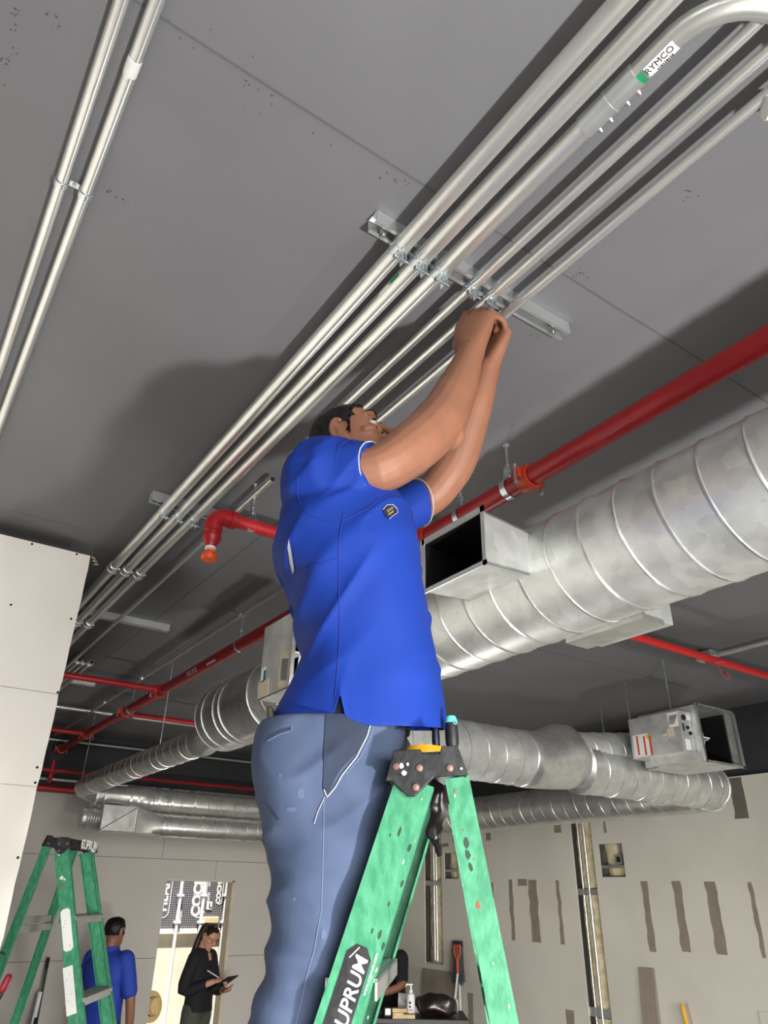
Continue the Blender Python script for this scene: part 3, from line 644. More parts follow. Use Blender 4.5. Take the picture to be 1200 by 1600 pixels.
# open square tap facing the worker
TX0, TX1, TY0, TY1, TZ0, TZ1 = 1.25, 1.50, 1.335, 1.612, 2.915, 3.078
tap = thing('square_tap', (TX1, 1.47, 3.0), 'open square sheet metal tap with black inside on the large duct', 'duct tap')
def plate(mb, quad, th, nrm_):
    q = [np.array(p, float) for p in quad]; nn = nrm(nrm_)*th; mb.add(q+[p+nn for p in q], [(0, 1, 2, 3), (7, 6, 5, 4), (0, 4, 5, 1), (1, 5, 6, 2), (2, 6, 7, 3), (3, 7, 4, 0)])
dz = .02
quads = [([(TX0, TY0, TZ0), (TX0, TY0, TZ1), (TX1, TY0+.05, TZ1+dz), (TX1, TY0+.05, TZ0+.04)], (0, 1, 0)),
         ([(TX0, TY1, TZ0), (TX0, TY1, TZ1), (TX1, TY1+.05, TZ1+dz), (TX1, TY1+.05, TZ0+.04)], (0, -1, 0)),
         ([(TX0, TY0, TZ0), (TX0, TY1, TZ0), (TX1, TY1+.05, TZ0+.04), (TX1, TY0+.05, TZ0+.04)], (0, 0, 1)),
         ([(TX0, TY0, TZ1), (TX0, TY1, TZ1), (TX1, TY1+.05, TZ1+dz), (TX1, TY0+.05, TZ1+dz)], (0, 0, -1))]
for q, nn in quads:
    mb = MB(); plate(mb, q, .0015, nn); build(mb, 'side_sheet', m_duct, tap, smooth=False)
    mb = MB(); plate(mb, [np.array(p)+nrm(nn)*.0022 for p in q], .003, nn); build(mb, 'black_lining', m_lining, tap, smooth=False)
mb = MB()
mb.bb((TX0-.004, TY0-.006, TZ1-.004), (TX0, TY1+.008, TZ1+.016)); mb.bb((TX0-.004, TY1-.004, TZ0-.006), (TX0, TY1+.016, TZ1+.016))
mb.bb((TX0-.004, TY0-.006, TZ0-.006), (TX0, TY1+.016, TZ0+.008)); mb.bb((TX0-.004, TY0-.006, TZ0-.006), (TX0, TY0+.008, TZ1+.016)); build(mb, 'rim', m_strut, tap, smooth=False)
mb = MB(); a = A3(1.493, 1.40, 2.945); c = A3(1.493, 1.68, 2.93); mb.box((a+c)/2+A3(.004, 0, -.004), (.285, .003, .028), (nrm(c-a), nrm((-.9, 0, -.3)), nrm((-.3, 0, .9)))); fl = build(mb, 'saddle_flange', m_seam, tap, smooth=False)
mb = MB()
for k in (.07, .9): hexbolt(mb, a+(c-a)*k+A3(.0, 0, -.006), nrm((-.9, 0, -.3)), .006, .003)
build(mb, 'flange_screw', m_blk, fl)
text('355', .055, (1.458, 1.46, 3.03), nrm((0, -.6, .8)), nrm((0, .8, .6)), m_ink, tap, .0008, name='handwriting')
# tap on the other side, only its underside shows
mb = MB(); mb.prism([(1.72, 2.815), (1.86, 2.822), (1.86, 2.90), (1.76, 2.90)], (0, 1.46, 0), EX, EZ, .27); t2 = thing('side_tap', (1.85, 1.33, 2.9), 'flat sheet metal tap under the far side of the large duct', 'duct tap'); build(mb, 'sheet', m_duct, t2, smooth=False)
mb = MB(); mb.bb((1.70, 1.18, 2.806), (1.80, 1.47, 2.822)); build(mb, 'flange', m_seam, t2, smooth=False)
# narrow duct running to the far end, elbow, upper far duct
RN, ZN, YN = .085, 2.911, 7.28
t = thing('narrow_spiral_duct', (XD, 4.4, ZN), 'narrow dull spiral duct running away to the far elbow', 'duct')
b, s = MB(), MB(); spiral(b, s, (XD, 4.3, ZN), (XD, YN-.15, ZN), RN, .137, 32, .003)
b.tube([(XD+.15-.15*math.cos(math.pi/2*k/8), YN-.15+.15*math.sin(math.pi/2*k/8), ZN-.03*k/8) for k in range(9)], RN, 32); build(b, 'duct_body', m_duct2, t); build(s, 'spiral_seam', m_seam, t)
mb = MB(); band(mb, (XD, 4.36, ZN), EY, RN, .10, .004); build(mb, 'sealed_collar', mat('grey sealant', (150, 152, 158), .6, .3), t)
RF, ZU, ZL = .103, 2.856, 2.645
t = thing('far_upper_duct', (2.0, YN, ZU), 'upper of the two horizontal ducts along the far wall', 'duct')
b, s = MB(), MB(); x1 = ony(240, 1250, YN)[0]; x2 = ony(275, 1250, YN)[0]
b.lathe([(RN, 0), (RN, .22), (RF, .36), (RF*1.08, .42), (RF*1.08, .46), (RF, .5)], (XD+.14, YN, ZN-.04), nrm((1, 0, -.02)), 36)
spiral(b, s, (x1-.1, YN, ZU), (5.0, YN, ZU), RF, .137, 36, .003); build(b, 'duct_body', m_duct2, t); build(s, 'spiral_seam', m_seam, t)
for px in (147, 160, 200, 212, 245, 265, 300): mb = MB(); x = ony(px, 1250, YN)[0]; band(mb, (x, YN, ZU+.01), EX, RF, .02, .005); build(mb, 'joint_band', m_seam, t)
t = thing('far_lower_duct', (2.0, YN, ZL), 'lower far duct with square box and cone at its left end', 'duct')
xs_ = [ony(px, 1285, YN)[0] for px in (128, 152, 206, 250)]; b, s = MB(), MB()
mb = MB()
for k in range(6): bead(mb, (xs_[0]+.02+(xs_[1]-xs_[0])*k/6, YN, ZL+.02), EX, RF*.85, .009)
mb.tube([(xs_[0]-.02, YN, ZL+.02), (xs_[1], YN, ZL+.02)], RF*.85, 30); build(mb, 'flexible_stub', m_duct2, t)
mb = MB(); mb.bb((xs_[1], YN-.12, ZL-.09), (xs_[2], YN+.12, ZL+.13)); bx = build(mb, 'square_box', m_duct2, t, smooth=False)
mb = MB()
for (a, c) in (((xs_[1], YN-.122, ZL-.09), (xs_[1], YN-.122, ZL+.13)), ((xs_[2], YN-.122, ZL-.09), (xs_[2], YN-.122, ZL+.13)), ((xs_[1], YN-.122, ZL-.09), (xs_[2], YN-.122, ZL-.09)), ((xs_[1], YN-.122, ZL-.085), (xs_[2], YN-.122, ZL+.125))): mb.tube([a, c], .006, 6)
build(mb, 'box_edge', m_seam, bx)
mb = MB(); rr = []
for k in range(9):
    f_ = k/8; x = xs_[2]+(xs_[3]-xs_[2])*f_; n_ = 32; R0 = []
    for j in range(n_):
        a = 2*math.pi*j/n_; cy, cz = math.cos(a), math.sin(a); q = 1/max(abs(cy), abs(cz))
        sq = (cy*q*.12, cz*q*.11+.02); ci = (cy*RF, cz*RF); R0.append(A3(x, YN+sq[0]*(1-f_)+ci[0]*f_, ZL+sq[1]*(1-f_)+ci[1]*f_))
    rr.append(R0)
mb.loft(rr); build(mb, 'cone', m_duct2, t)
b.tube([(xs_[3], YN, ZL), (4.9, YN, ZL)], RF, 36); build(b, 'duct_body', m_duct2, t)
for px in (252, 260, 283, 312, 330, 350, 382, 398): mb = MB(); x = ony(px, 1290, YN)[0]; band(mb, (x, YN, ZL), EX, RF, .022, .005); build(mb, 'joint_band', m_seam, t)
# loop at the right: cross duct, elbow, return duct along the right wall
RR, ZR, YR, XW = .158, 2.826, 3.19, 5.2
t = thing('cross_spiral_duct', (4, YR, ZR), 'spiral duct crossing to the right with elbow and branch fitting', 'duct')
b, s = MB(), MB(); spiral(b, s, (XD+.15, YR, ZR), (3.2, YR, ZR), RR, .132, 44, .0035); spiral(b, s, (3.72, YR, ZR), (XW-.22, YR, ZR), RR, .132, 44, .0035)
b.tube([(XW-.22+.22*math.sin(math.pi/2*k/10), YR+.22-.22*math.cos(math.pi/2*k/10), ZR) for k in range(11)], RR, 44); build(b, 'duct_body', m_duct, t); build(s, 'spiral_seam', m_seam, t)
for k in (2, 5, 8): mb = MB(); a = math.pi/2*k/10; bead(mb, (XW-.22+.22*math.sin(a), YR+.22-.22*math.cos(a), ZR), (math.cos(a), math.sin(a), 0), RR, .005); build(mb, 'elbow_rib', m_seam, t)
mb = MB(); rr = []; n_ = 44
for x, cz, hy, hz in ((3.17, 0, RR, RR), (3.18, 0, RR+.006, RR+.006), (3.24, 0, RR+.006, RR+.006), (3.30, .005, RR+.004, RR+.008), (3.46, .04, RR+.004, RR+.035), (3.58, .05, RR-.005, RR+.035), (3.70, .03, RR-.03, RR-.02), (3.73, .01, RR-.05, RR-.05)):
    rr.append([A3(x, YR+hy*math.cos(2*math.pi*j/n_), ZR+cz+hz*math.sin(2*math.pi*j/n_)) for j in range(n_)])
mb.loft(rr); mb.tube([(3.66, YR, ZR), (3.74, YR, ZR)], RR+.005, 44); wy = build(mb, 'branch_fitting', m_seam, t)
b, s = MB(), MB(); q0, q1 = A3(3.52, YR-.02, ZR+.075), A3(4.24, YR-.04, ZR+.155); spiral(b, s, q0, q1, .112, .132, 40, .0035); br2 = build(b, 'branch_duct', m_duct, t); build(s, 'spiral_seam', m_seam, br2)
t = thing('return_spiral_duct', (XW, 5, ZR), 'dark spiral duct running back along the patched right wall', 'duct')
b, s = MB(), MB(); spiral(b, s, (XW, YR+.22, ZR), (XW, YN+.02, ZR), RR, .132, 44, .0035); build(b, 'duct_body', m_duct2, t); build(s, 'spiral_seam', m_seam, t)
for i, (x, y, z, lab) in enumerate(((2.95, YR, ZR, 'thin rod holding the cross duct near worker'), (3.4, YR-.0, ZR+.18, 'thin rod in front of the dark ceiling shadow beside fan box'))):
    pass
def rod(px, py, z0, label):
    p = onz(px, py, ZC); mb = MB(); mb.tube([(p[0], p[1], ZC), (p[0], p[1], z0)], .0048, 8); hexbolt(mb, (p[0], p[1], ZC), -EZ, .013, .006); tag(build(mb, 'hanger_rod', m_clamp), label, 'rod', 'thin duct hanger rods')
rod(976, 1067, 2.99, 'thin threaded rod left of the fan box with labels'); rod(939, 1110, 2.96, 'shorter threaded rod over the branch fitting')
for px, py, lab in ((275, 1092, 'thin rod above the narrow duct'), (135, 1150, 'faint rod beside the farthest red coupling')):
    p = onz(px, py, ZM); mb = MB(); mb.tube([(XD if px == 275 else XD-.02, p[1]-.3, ZC), (XD if px == 275 else XD-.02, p[1]-.3, ZN+RN-.004)], .0045, 8); tag(build(mb, 'hanger_rod', m_clamp), lab, 'rod', 'thin duct hanger rods')
# fan boxes
def fan_box(x0, x1, y0, y1, z0, z1, label, detail):
    t = thing('fan_box', ((x0+x1)/2, (y0+y1)/2, z0), label, 'fan box', 'square sheet metal fan boxes')
    T = .003; mb = MB()
    mb.bb((x0, y0, z0), (x0+T, y1, z1)); mb.bb((x1-T, y0, z0), (x1, y1, z1)); mb.bb((x0, y0, z0), (x1, y1, z0+T)); mb.bb((x0, y0, z1-T), (x1, y1, z1)); mb.bb((x0, y1-T, z0), (x1, y1, z1)); build(mb, 'housing', m_duct, t, smooth=False)
    mb = MB(); mb.bb((x0+T, y1-.02, z0+T), (x1-T, y1-.01, z1-T)); mb.bb((x1-.02, y0+.06, z0+T), (x1-T, y1-.01, z1-T)); build(mb, 'black_lining', m_lining, t, smooth=False)
    mb = MB(); w_ = .018
    for lo, hi in (((x0-.006, y0-.01, z0-.006), (x0+w_*.6, y0, z1+.006)), ((x1-w_, y0-.01, z0-.006), (x1+.006, y0, z1+.006)), ((x0, y0-.01, z0-.006), (x1, y0, z0+w_*.5)), ((x0, y0-.01, z1-w_*.5), (x1, y0, z1+.006))): mb.bb(lo, hi)
    build(mb, 'mouth_frame', m_seam, t, smooth=False)
    return t
fb = fan_box(4.054, 4.454, 2.55, 2.97, 2.822, 3.157, 'fan box with white warning labels hanging at the right', True)
mb = MB(); mb.lathe([(.125, 0), (.125, .16), (.118, .16), (.118, 0)], (4.07, 2.76, 2.985), EX, 36); build(mb, 'blower_drum', m_strut, fb)
mb = MB(); mb.bb((4.06, 2.575, 2.968), (4.19, 2.66, 2.974)); mb.lathe([(.04, -.003), (.04, .003)], (4.19, 2.63, 2.971), EZ, 20); mb.bb((4.09, 2.60, 2.86), (4.095, 2.66, 2.97)); build(mb, 'damper_blade', m_white, fb, smooth=False)
mb = MB(); mb.tube([(4.40, 2.95, 3.15), (4.40, 2.95, ZC)], .0048, 8); build(mb, 'hanger_rod', m_clamp, fb)
cb = MB(); cb.bb((3.934, 2.592, 2.868), (4.05, 2.962, 3.112)); ce = build(cb, 'control_cover', m_duct, fb, smooth=False, bevel=.003)
mb = MB(); mb.bb((3.96, 2.56, 2.82), (4.054, 2.86, 2.868)); build(mb, 'lower_ledge', m_duct, fb, smooth=False)
def stickX(px0, py0, px1, py1, x, m, par, nm='sticker', th=.0012):
    a = onx(px0, py0, x); c = onx(px1, py1, x); mb = MB(); mb.bb((x-th, min(a[1], c[1]), min(a[2], c[2])), (x, max(a[1], c[1]), max(a[2], c[2]))); return build(mb, nm, m, par, smooth=False)
XF = 3.934
stickX(1042, 1115, 1061, 1134, XF, m_sticker, ce); stickX(1042, 1139, 1054, 1150, XF, m_tape, ce)
w1 = stickX(988, 1150, 1017, 1180, XF, m_sticker, ce, 'warning_label')
for px in (996, 1007, 1016): stickX(px, 1150, px+2, 1180, XF-.0013, m_stkred, w1, 'red_stripe')
stickX(1009, 1148, 1014, 1154, XF-.0013, m_yel, w1, 'yellow_mark')
for k in range(5): stickX(1045, 1118+k*3, 1058-k, 1119.2+k*3, XF-.0013, mat('grey print', (150, 150, 150), .7) if k == 0 else MATS['grey print'], ce, 'printed_line', .0006)
mb = MB(); mb.lathe([(.012, 0), (.012, .004), (.008, .006)], onx(1038, 1146.5, XF), -EX, 18); build(mb, 'knockout', m_strut, ce)
mb = MB(); mb.lathe([(.0075, 0), (.0075, .005)], onx(1038, 1146.5, XF), -EX, 14); build(mb, 'grommet', m_blk, ce)
def stickY(px0, py0, px1, py1, y, m, par, nm='sticker'):
    a = ony(px0, py0, y); c = ony(px1, py1, y); mb = MB(); mb.bb((min(a[0], c[0]), y-.0012, min(a[2], c[2])), (max(a[0], c[0]), y, max(a[2], c[2]))); return build(mb, nm, m, par, smooth=False)
stickY(1070, 1154, 1081, 1173, 2.592, m_sticker, ce); stickY(1072, 1117, 1079, 1126, 2.592, m_sticker, ce); stickY(1066, 1130, 1070, 1142, 2.591, m_blk, ce, 'rocker_switch')
for px, py, r in ((1067, 1121, .017), (1073.5, 1137, .011), (1078, 1146, .011)): mb = MB(); mb.lathe([(r, 0), (r, .006), (r*.7, .012)], ony(px, py, 2.592), -EY, 16); build(mb, 'knob', m_blk, ce)
fb2 = fan_box(1.30, 1.70, 2.575, 2.86, 2.827, 3.155, 'fan box with blue sticker just behind the worker', True)
mb = MB(); mb.lathe([(.10, 0), (.10, .16), (.095, .16), (.095, 0)], (1.36, 2.72, 2.98), EX, 32); build(mb, 'blower_drum', m_strut, fb2)
mb = MB(); mb.bb((1.31, 2.58, 2.975), (1.46, 2.66, 2.98)); build(mb, 'damper_blade', m_white, fb2, smooth=False)
sx = 1.30-.0005
stickX(438, 1023, 451, 1068, sx, m_tape, fb2); stickX(405, 1066, 418, 1086, sx, m_tape, fb2); stickX(409, 1045, 413, 1064, sx, m_sticker, fb2); stickX(413, 1048, 416, 1062, sx, m_stkblue, fb2)
for k in range(4): stickX(440+k*2.6, 1030, 441+k*2.6, 1062, sx-.0013, MATS['grey print'], fb2, 'printed_line', .0006)
# ================================================================== STEP LADDERS
FB = nrm((.823, -.568, 0)); LB = A3(-FB[1], FB[0], 0); AB = A3(.747, 1.248, 0)
def B(a, l, z): return AB+FB*a+LB*l+EZ*z            # worker's own frame: forward, left, height
def az(px, py, l=0.):                               # where a sight line meets the worker's fore-and-aft plane
    v = ray(px, py); t_ = ((AB+LB*l-CAM)@LB)/(v@LB); p = CAM+v*t_; return float((p-AB)@FB), float(p[2])
def blot(poly_c, ux, uy, r, m, par, nm='paint_spot', k=7, sq=1.):
    a0 = random.random()*6; mb = MB(); uz = np.cross(ux, uy)
    mb.prism([(r*random.uniform(.55, 1.15)*math.cos(a0+6.283*j/k)*sq, r*random.uniform(.55, 1.15)*math.sin(a0+6.283*j/k)) for j in range(k)], np.array(poly_c)-uz*.0004, ux, uy, .0012)
    return build(mb, nm, m, par, smooth=False)
def ladder(o, fd, wd, zt, label, half=.19):
    t = thing('step_ladder', (o[0], o[1], ZF), label, 'ladder', 'green fibreglass step ladders')
    o = A3(o[0], o[1], 0); P = lambda u, w_, z: o+fd*u+wd*w_+EZ*z
    poly = [(.055, 0), (.01, .002), (.007, -.005), (-.022, -.005), (-.025, .007), (-.052, .008), (-.068, -.038), (-.012, -.042), (.02, -.072), (.032, -.072), (.058, -.048), (.068, -.048)]
    mb = MB(); W = half+.014
    for s in (-1, 1): mb.prism(poly, P(0, s*W-.004, zt), fd, EZ, .008 if np.cross(fd, EZ)@wd > 0 else -.008)
    mb.add([P(u, w_, zt+z) for w_ in (-W, W) for u, z in ((.055, -.004), (-.052, .0), (-.052, -.012), (.055, -.014))], [(0, 1, 5, 4), (3, 2, 6, 7), (0, 3, 7, 4), (1, 2, 6, 5), (0, 1, 2, 3), (4, 5, 6, 7)])
    for u0, u1, z0, z1 in ((.0555, .066, -.003, -.045), (-.0525, -.066, .004, -.04)):
        mb.add([P(u, w_, zt+z) for w_ in (-W, W) for u, z in ((u0, z0), (u1, z1), (u1-.004*np.sign(u1), z1), (u0-.004*np.sign(u1), z0))], [(0, 1, 5, 4), (3, 2, 6, 7), (0, 3, 7, 4), (1, 2, 6, 5), (0, 1, 2, 3), (4, 5, 6, 7)])
    cap = build(mb, 'cap', m_black, t, smooth=False, bevel=.0015)
    for s in (-1, 1):
        for u, z in ((.05, -.026), (.012, -.028), (.018, -.058), (-.038, -.028)):
            mb = MB(); mb.lathe([(.0066, 0), (.0066, .0015), (.005, .0032), (.001, .0036)], P(u, s*(W+.004), zt+z), wd*s, 14); build(mb, 'rivet', m_rivet, cap)
    rails = {}
    def rail(u0, k, wid, flange, s, nm, m=m_green):
        ztop = zt-.045 if wid > .05 else zt-.04
        p0 = P(u0-k*(ztop-.0-zt)*0, s*half, ztop); zb = ZF+.01
        p1 = P(u0+k*(ztop-zb), s*(half+.045*(ztop-zb)), zb); d_ = nrm(p0-p1)
        eu = nrm(fd-d_*(fd@d_)); ew = np.cross(d_, eu); ew = ew if ew@wd > 0 else -ew
        T = .004; h = wid/2; i_ = -s
        prof = [(-h, 0), (h, 0), (h, i_*flange), (h-T, i_*flange), (h-T, i_*T), (-h+T, i_*T), (-h+T, i_*flange), (-h, i_*flange)]
        mb = MB(); n_ = len(prof)
        mb.loft([[p+eu*a+ew*b_ for a, b_ in prof] for p in (p1, p0)]); q = build(mb, nm, m, t, smooth=False)
        rails[(nm, s)] = (p0, p1, d_, eu, ew)
        mb = MB(); mb.box(p1+d_*.03, (wid+.012, flange+.012, .05), (eu, ew, d_)); build(mb, 'rubber_foot', m_black, q, smooth=False)
        return q
    R_ = {}
    for s in (-1, 1): R_[('f', s)] = rail(.02, .34, .064, .028, s, 'front_rail'); R_[('r', s)] = rail(-.049, -.17, .04, .013, s, 'rear_rail')
    for k in range(1, 7):
        z = zt-.305*k-.02; u = .02+.34*(zt-.045-z); w_ = half+.045*(zt-z)-.006
        mb = MB(); mb.box(P(u, 0, z), (.078, 2*w_, .004), (fd, wd, EZ)); mb.box(P(u+.037, 0, z-.014), (.004, 2*w_, .032), (fd, wd, EZ)); mb.box(P(u-.037, 0, z-.012), (.004, 2*w_, .026), (fd, wd, EZ))
        for q in range(-2, 3): mb.box(P(u+q*.013, 0, z+.003), (.004, 2*w_, .003), (fd, wd, EZ))
        build(mb, 'step', m_alu, t, smooth=False)
        if k in (1, 3, 5):
            u = -.049-.17*(zt-.045-z); mb = MB()
            for dz_ in (0, -.035): mb.box(P(u-.0, 0, z-.02+dz_), (.012, 2*w_, .03), (fd, wd, EZ))
            build(mb, 'rear_brace', m_alu, t, smooth=False)
    return t, cap, R_, rails, P
zt1 = 2.312
lad, cap, RL, rails, LP = ladder(B(.181, -.01, 0), -nrm(FB-.09*LB), nrm(LB+.09*FB), zt1, 'green fibreglass step ladder the worker stands on')
# things on the near rails of the worker's ladder: sticker, lettering, splatter
p0, p1, d_, eu, ew = rails[('front_rail', -1)]; face = -ew
def on_face(px, py, r=('front_rail', -1), lift=.0006):
    q0, q1, dd, e_, w_ = rails[r]; v = ray(px, py); nn = w_; t_ = ((q0-CAM)@nn)/(v@nn); return CAM+v*t_-w_*lift
fr = RL[('front_rail'[0], -1)]
top = on_face(566, 1478); c = top-d_*.125; mb = MB()
uy = np.cross(face, d_)
mb.prism([(-.125, -.0192), (.112, -.0192), (.125, -.008), (.125, .008), (.112, .0192), (-.125, .0192)], c-face*.0005, d_, uy, .0012); stk_ = build(mb, 'sticker', m_black, fr, smooth=False)
text('CUPRUM', .0275, on_face(546.5, 1561)+face*.0012, d_, uy, m_sticker, stk_, .0003, .0004, shear=.1)
text('www.cuprum.com', .0075, on_face(579, 1522)+face*.0012, d_, uy, m_sticker, stk_, .0002)
mb = MB(); mb.tube([on_face(546, 1496)+face*.0008, on_face(562, 1480)+face*.0008], .0009, 6); build(mb, 'sticker_mark', m_sticker, stk_, smooth=False)
for (px, py, r, m, k) in ((630, 1347, .0055, m_splat, 'f'), (659, 1249, .003, m_splat, 'f'), (625, 1300, .010, m_greenD, 'f'), (640, 1325, .011, m_greenD, 'f'), (629, 1380, .009, m_greenD, 'f'), (594, 1460, .010, m_greenD, 'f'), (599, 1478, .009, m_greenD, 'f'), (582, 1455, .006, m_greenD, 'f'), (610, 1305, .004, m_greenD, 'f'), (588, 1516, .005, m_splat, 'f'), (648, 1314, .003, m_yel, 'f'), (575, 1590, .003, m_splat, 'f'), (608, 1413, .005, m_greenD, 'f')):
    blot(on_face(px, py), uy, d_, r*.75, m, fr, sq=.35)
rr_ = RL[('r', -1)]; q0, q1, dr, er, wr = rails[('rear_rail', -1)]
for (px, py, r, m) in ((748, 1415, .0085, m_stkred), (724, 1297, .003, m_stkred), (729, 1318, .012, m_greenD), (731, 1335, .012, m_greenD), (736, 1355, .010, m_greenD), (712, 1237, .005, m_rivet), (711, 1244, .004, m_splat), (770, 1505, .003, m_splat), (795, 1572, .004, m_splat), (741, 1342, .003, m_stkred)):
    blot(on_face(px, py, ('rear_rail', -1)), np.cross(-wr, dr), dr, r*.8, m, rr_, sq=.5)
for px, py, r, m in ((627, 1198, .006, m_splat), (631, 1208, .006, m_splat), (720, 1202, .003, m_splat), (637, 1195, .004, m_splat)):
    a, z = az(px, py, -.218); blot(B(a, -.226, z), nrm(FB-.09*LB), EZ, r*.8, m, cap)
# tools resting in the cap
yt = B(.165, -.125, zt1+.001); t = thing('tape_roll', yt, 'yellow plastic tape case sitting in the ladder cap', 'tape')
mb = MB(); mb.lathe([(.030, 0), (.0345, .003), (.0355, .014), (.033, .019), (.02, .0205), (.012, .018)], yt, EZ, 32); build(mb, 'case', m_yel, t)
mb = MB(); mb.lathe([(.012, .018), (.012, .0195), (.004, .0196)], yt, EZ, 16); build(mb, 'hub', m_black, t)
def driver(base, dirv, r, ln, mh, mr, label, nm='screwdriver'):
    t = thing(nm, base, label, 'screwdriver'); dirv = nrm(dirv)
    mb = MB(); mb.lathe([(.6*r, 0), (.75*r, .008), (.72*r, .016), (r*.98, .03), (r, ln*.55), (r*.92, ln*.8), (r*.7, ln*.96), (r*.4, ln)], base, dirv, 18); build(mb, 'handle', mh, t)
    mb = MB(); mb.lathe([(.62*r, -.008), (.80*r, -.004), (.80*r, .01), (.6*r, .012)], base, dirv, 18); mb.lathe([(r*.93, ln*.82), (r*.95, ln*.86), (r*.75, ln*.965), (r*.3, ln*1.004)], base, dirv, 18); build(mb, 'collar', mr, t)
    mb = MB(); mb.tube([np.array(base)-dirv*.004, np.array(base)-dirv*.09], .003, 10); build(mb, 'shaft', m_steel, t)
    return t
a, z = az(708, 1168, -.1); s1 = driver(B(a, -.1, zt1+.004), (FB*-.04+EZ), .0125, .080, m_black, m_teal, 'black and teal screwdriver standing in the ladder cap')
mb = MB(); mb.tube(ring(B(az(708, 1168, -.1)[0]+.004, -.1125, zt1+.068), LB, .0026, .001, 14), .0011, 6, closed=True); build(mb, 'hanging_hole', m_teal, s1)
a, z = az(682, 1168, -.08); driver(B(a, -.08, zt1+.004), (FB*-.02+EZ), .0075, .075, m_navy, m_navy, 'slim navy handled screwdriver in the ladder cap')
# dark plastic bag stuffed under the cap
mb = MB(); c0 = B(.183, -.13, 2.235)
mb.limb([c0+A3(0, 0, .03), c0+FB*.004, c0-FB*.004-EZ*.04, c0-EZ*.075], [.012, .017, .014, .005], 10)
for i, v in enumerate(mb.v): n_ = noise.noise_vector(Vector(v)*60); mb.v[i] = tuple(np.array(v)+np.array(n_)*.008)
tag(build(mb, 'plastic_bag', mat('dark plastic film', (52, 44, 44), .22, spec=.7), loc=tuple(c0)), 'crumpled dark plastic bag tucked under the ladder cap', 'bag')
# second ladder, beyond the partition
va = math.radians(21.5); rt = FB*math.cos(va)+LB*math.sin(va); aw = LB*math.cos(va)-FB*math.sin(va)
fd2 = nrm(rt*.945-aw*.33); wd2 = nrm(rt*.33+aw*.945)
o2 = at(113, 1316, 3.55); 
lad2, cap2, RL2, rails2, LP2 = ladder(o2, fd2, wd2, 2.312, 'green fibreglass step ladder standing beyond the drywall partition')
text('CUPRUM', .060, LP2(.0705, .05, 2.294-.004), nrm(np.cross(EZ, fd2)), EZ, m_sticker, cap2, .0004, .001)
mb = MB(); c = LP2(.0700, -.055, 2.29); ux = nrm(np.cross(EZ, fd2)); mb.prism([(-.012, .018), (.006, 0), (-.012, -.018), (.0, -.018), (.018, 0), (.0, .018)], c, ux, EZ, .001); build(mb, 'logo_mark', m_sticker, cap2, smooth=False)
mb = MB()
for k in range(5): mb.box(LP2(.0705, .10+k*.012, 2.268), (.008, .001, .008), (ux, fd2, EZ))
build(mb, 'printed_line', m_sticker, cap2, smooth=False)
p0, p1, d2, eu2, ew2 = rails2[('front_rail', -1)]; fr2 = RL2[('f', -1)]; uy2 = np.cross(-ew2, d2)
def on2(px, py): v = ray(px, py); t_ = ((p0-CAM)@ew2)/(v@ew2); return CAM+v*t_-ew2*.0004
for (pa, pb, oct_) in (((102, 1420), (107, 1486), True), ((107, 1510), (111, 1586), False)):
    a, b_ = on2(*pa), on2(*pb); c = (a+b_)/2; h = np.linalg.norm(a-b_)/2; mb = MB(); q = .021; k = .010 if oct_ else .0005
    mb.prism([(-h, -q+k), (-h+k, -q), (h-k, -q), (h, -q+k), (h, q-k), (h-k, q), (-h+k, q), (-h, q-k)], c, d2, np.cross(-ew2, d2), .0014); lb = build(mb, 'sticker', m_sticker, fr2, smooth=False)
    mb = MB()
    for i in range(5): mb.box(c-ew2*.0016+d2*random.uniform(-h*.8, h*.8)+eu2*random.uniform(-.012, .012), (.004, .002, .0006), (d2, eu2, ew2))
    build(mb, 'print_speck', m_ink, lb, smooth=False)
for px, py, r, m in ((97, 1372, .010, m_splat), (95, 1384, .011, mat('rust', (130, 96, 72), .8)), (101, 1374, .006, m_splat), (92, 1335, .006, m_splat)): blot(on2(px, py), uy2, d2, r, m, fr2)

# ================================================================== TABLE AND THINGS AT THE FAR RIGHT
ta = A3(4.44, 6.40, 0); tb = A3(5.10, 5.94, 0); tx = nrm(tb-ta); ty = A3(-tx[1], tx[0], 0); ZTB = 1.115
t = thing('work_table', (ta+tb)/2+EZ*ZF, 'dark work table behind the ladder', 'table')
mb = MB(); mb.box((ta+tb)/2-tx*.35+ty*.28+EZ*(ZTB-.02), (1.42, .6, .04), (tx, ty, EZ)); build(mb, 'table_top', mat('dark table top', (50, 50, 50), .5), t, smooth=False, bevel=.004)
for i in (-1, 1):
    for j in (-1, 1): mb = MB(); mb.box((ta+tb)/2-tx*.35+ty*.28+tx*i*.66+ty*j*.25+EZ*((ZTB+ZF)/2-.02), (.05, .05, ZTB-ZF-.04), (tx, ty, EZ)); build(mb, 'leg', m_blk, t, smooth=False)
def tp(px, dep=.1): v = ray(px, 1590); p = CAM+v*(((ta+ty*dep-CAM)@ty)/(v@ty)); return A3(p[0], p[1], ZTB)
bp = tp(642, .12); t = thing('pump_bottle', bp, 'white pump bottle of sanitizer on the dark table', 'bottle')
mb = MB(); mb.lathe([(.036, 0), (.038, .006), (.038, .15), (.034, .172), (.015, .185), (.015, .19)], bp, EZ, 24); build(mb, 'bottle_body', mat('translucent white', (226, 226, 224), .4), t)
mb = MB(); mb.lathe([(.0175, .186), (.0175, .206), (.008, .21), (.008, .245)], bp, EZ, 18); mb.box(bp+EZ*.247-tx*.014, (.06, .018, .012), (tx, ty, EZ)); mb.box(bp+EZ*.238-tx*.042, (.01, .012, .012), (tx, ty, EZ)); build(mb, 'pump', m_white, t)
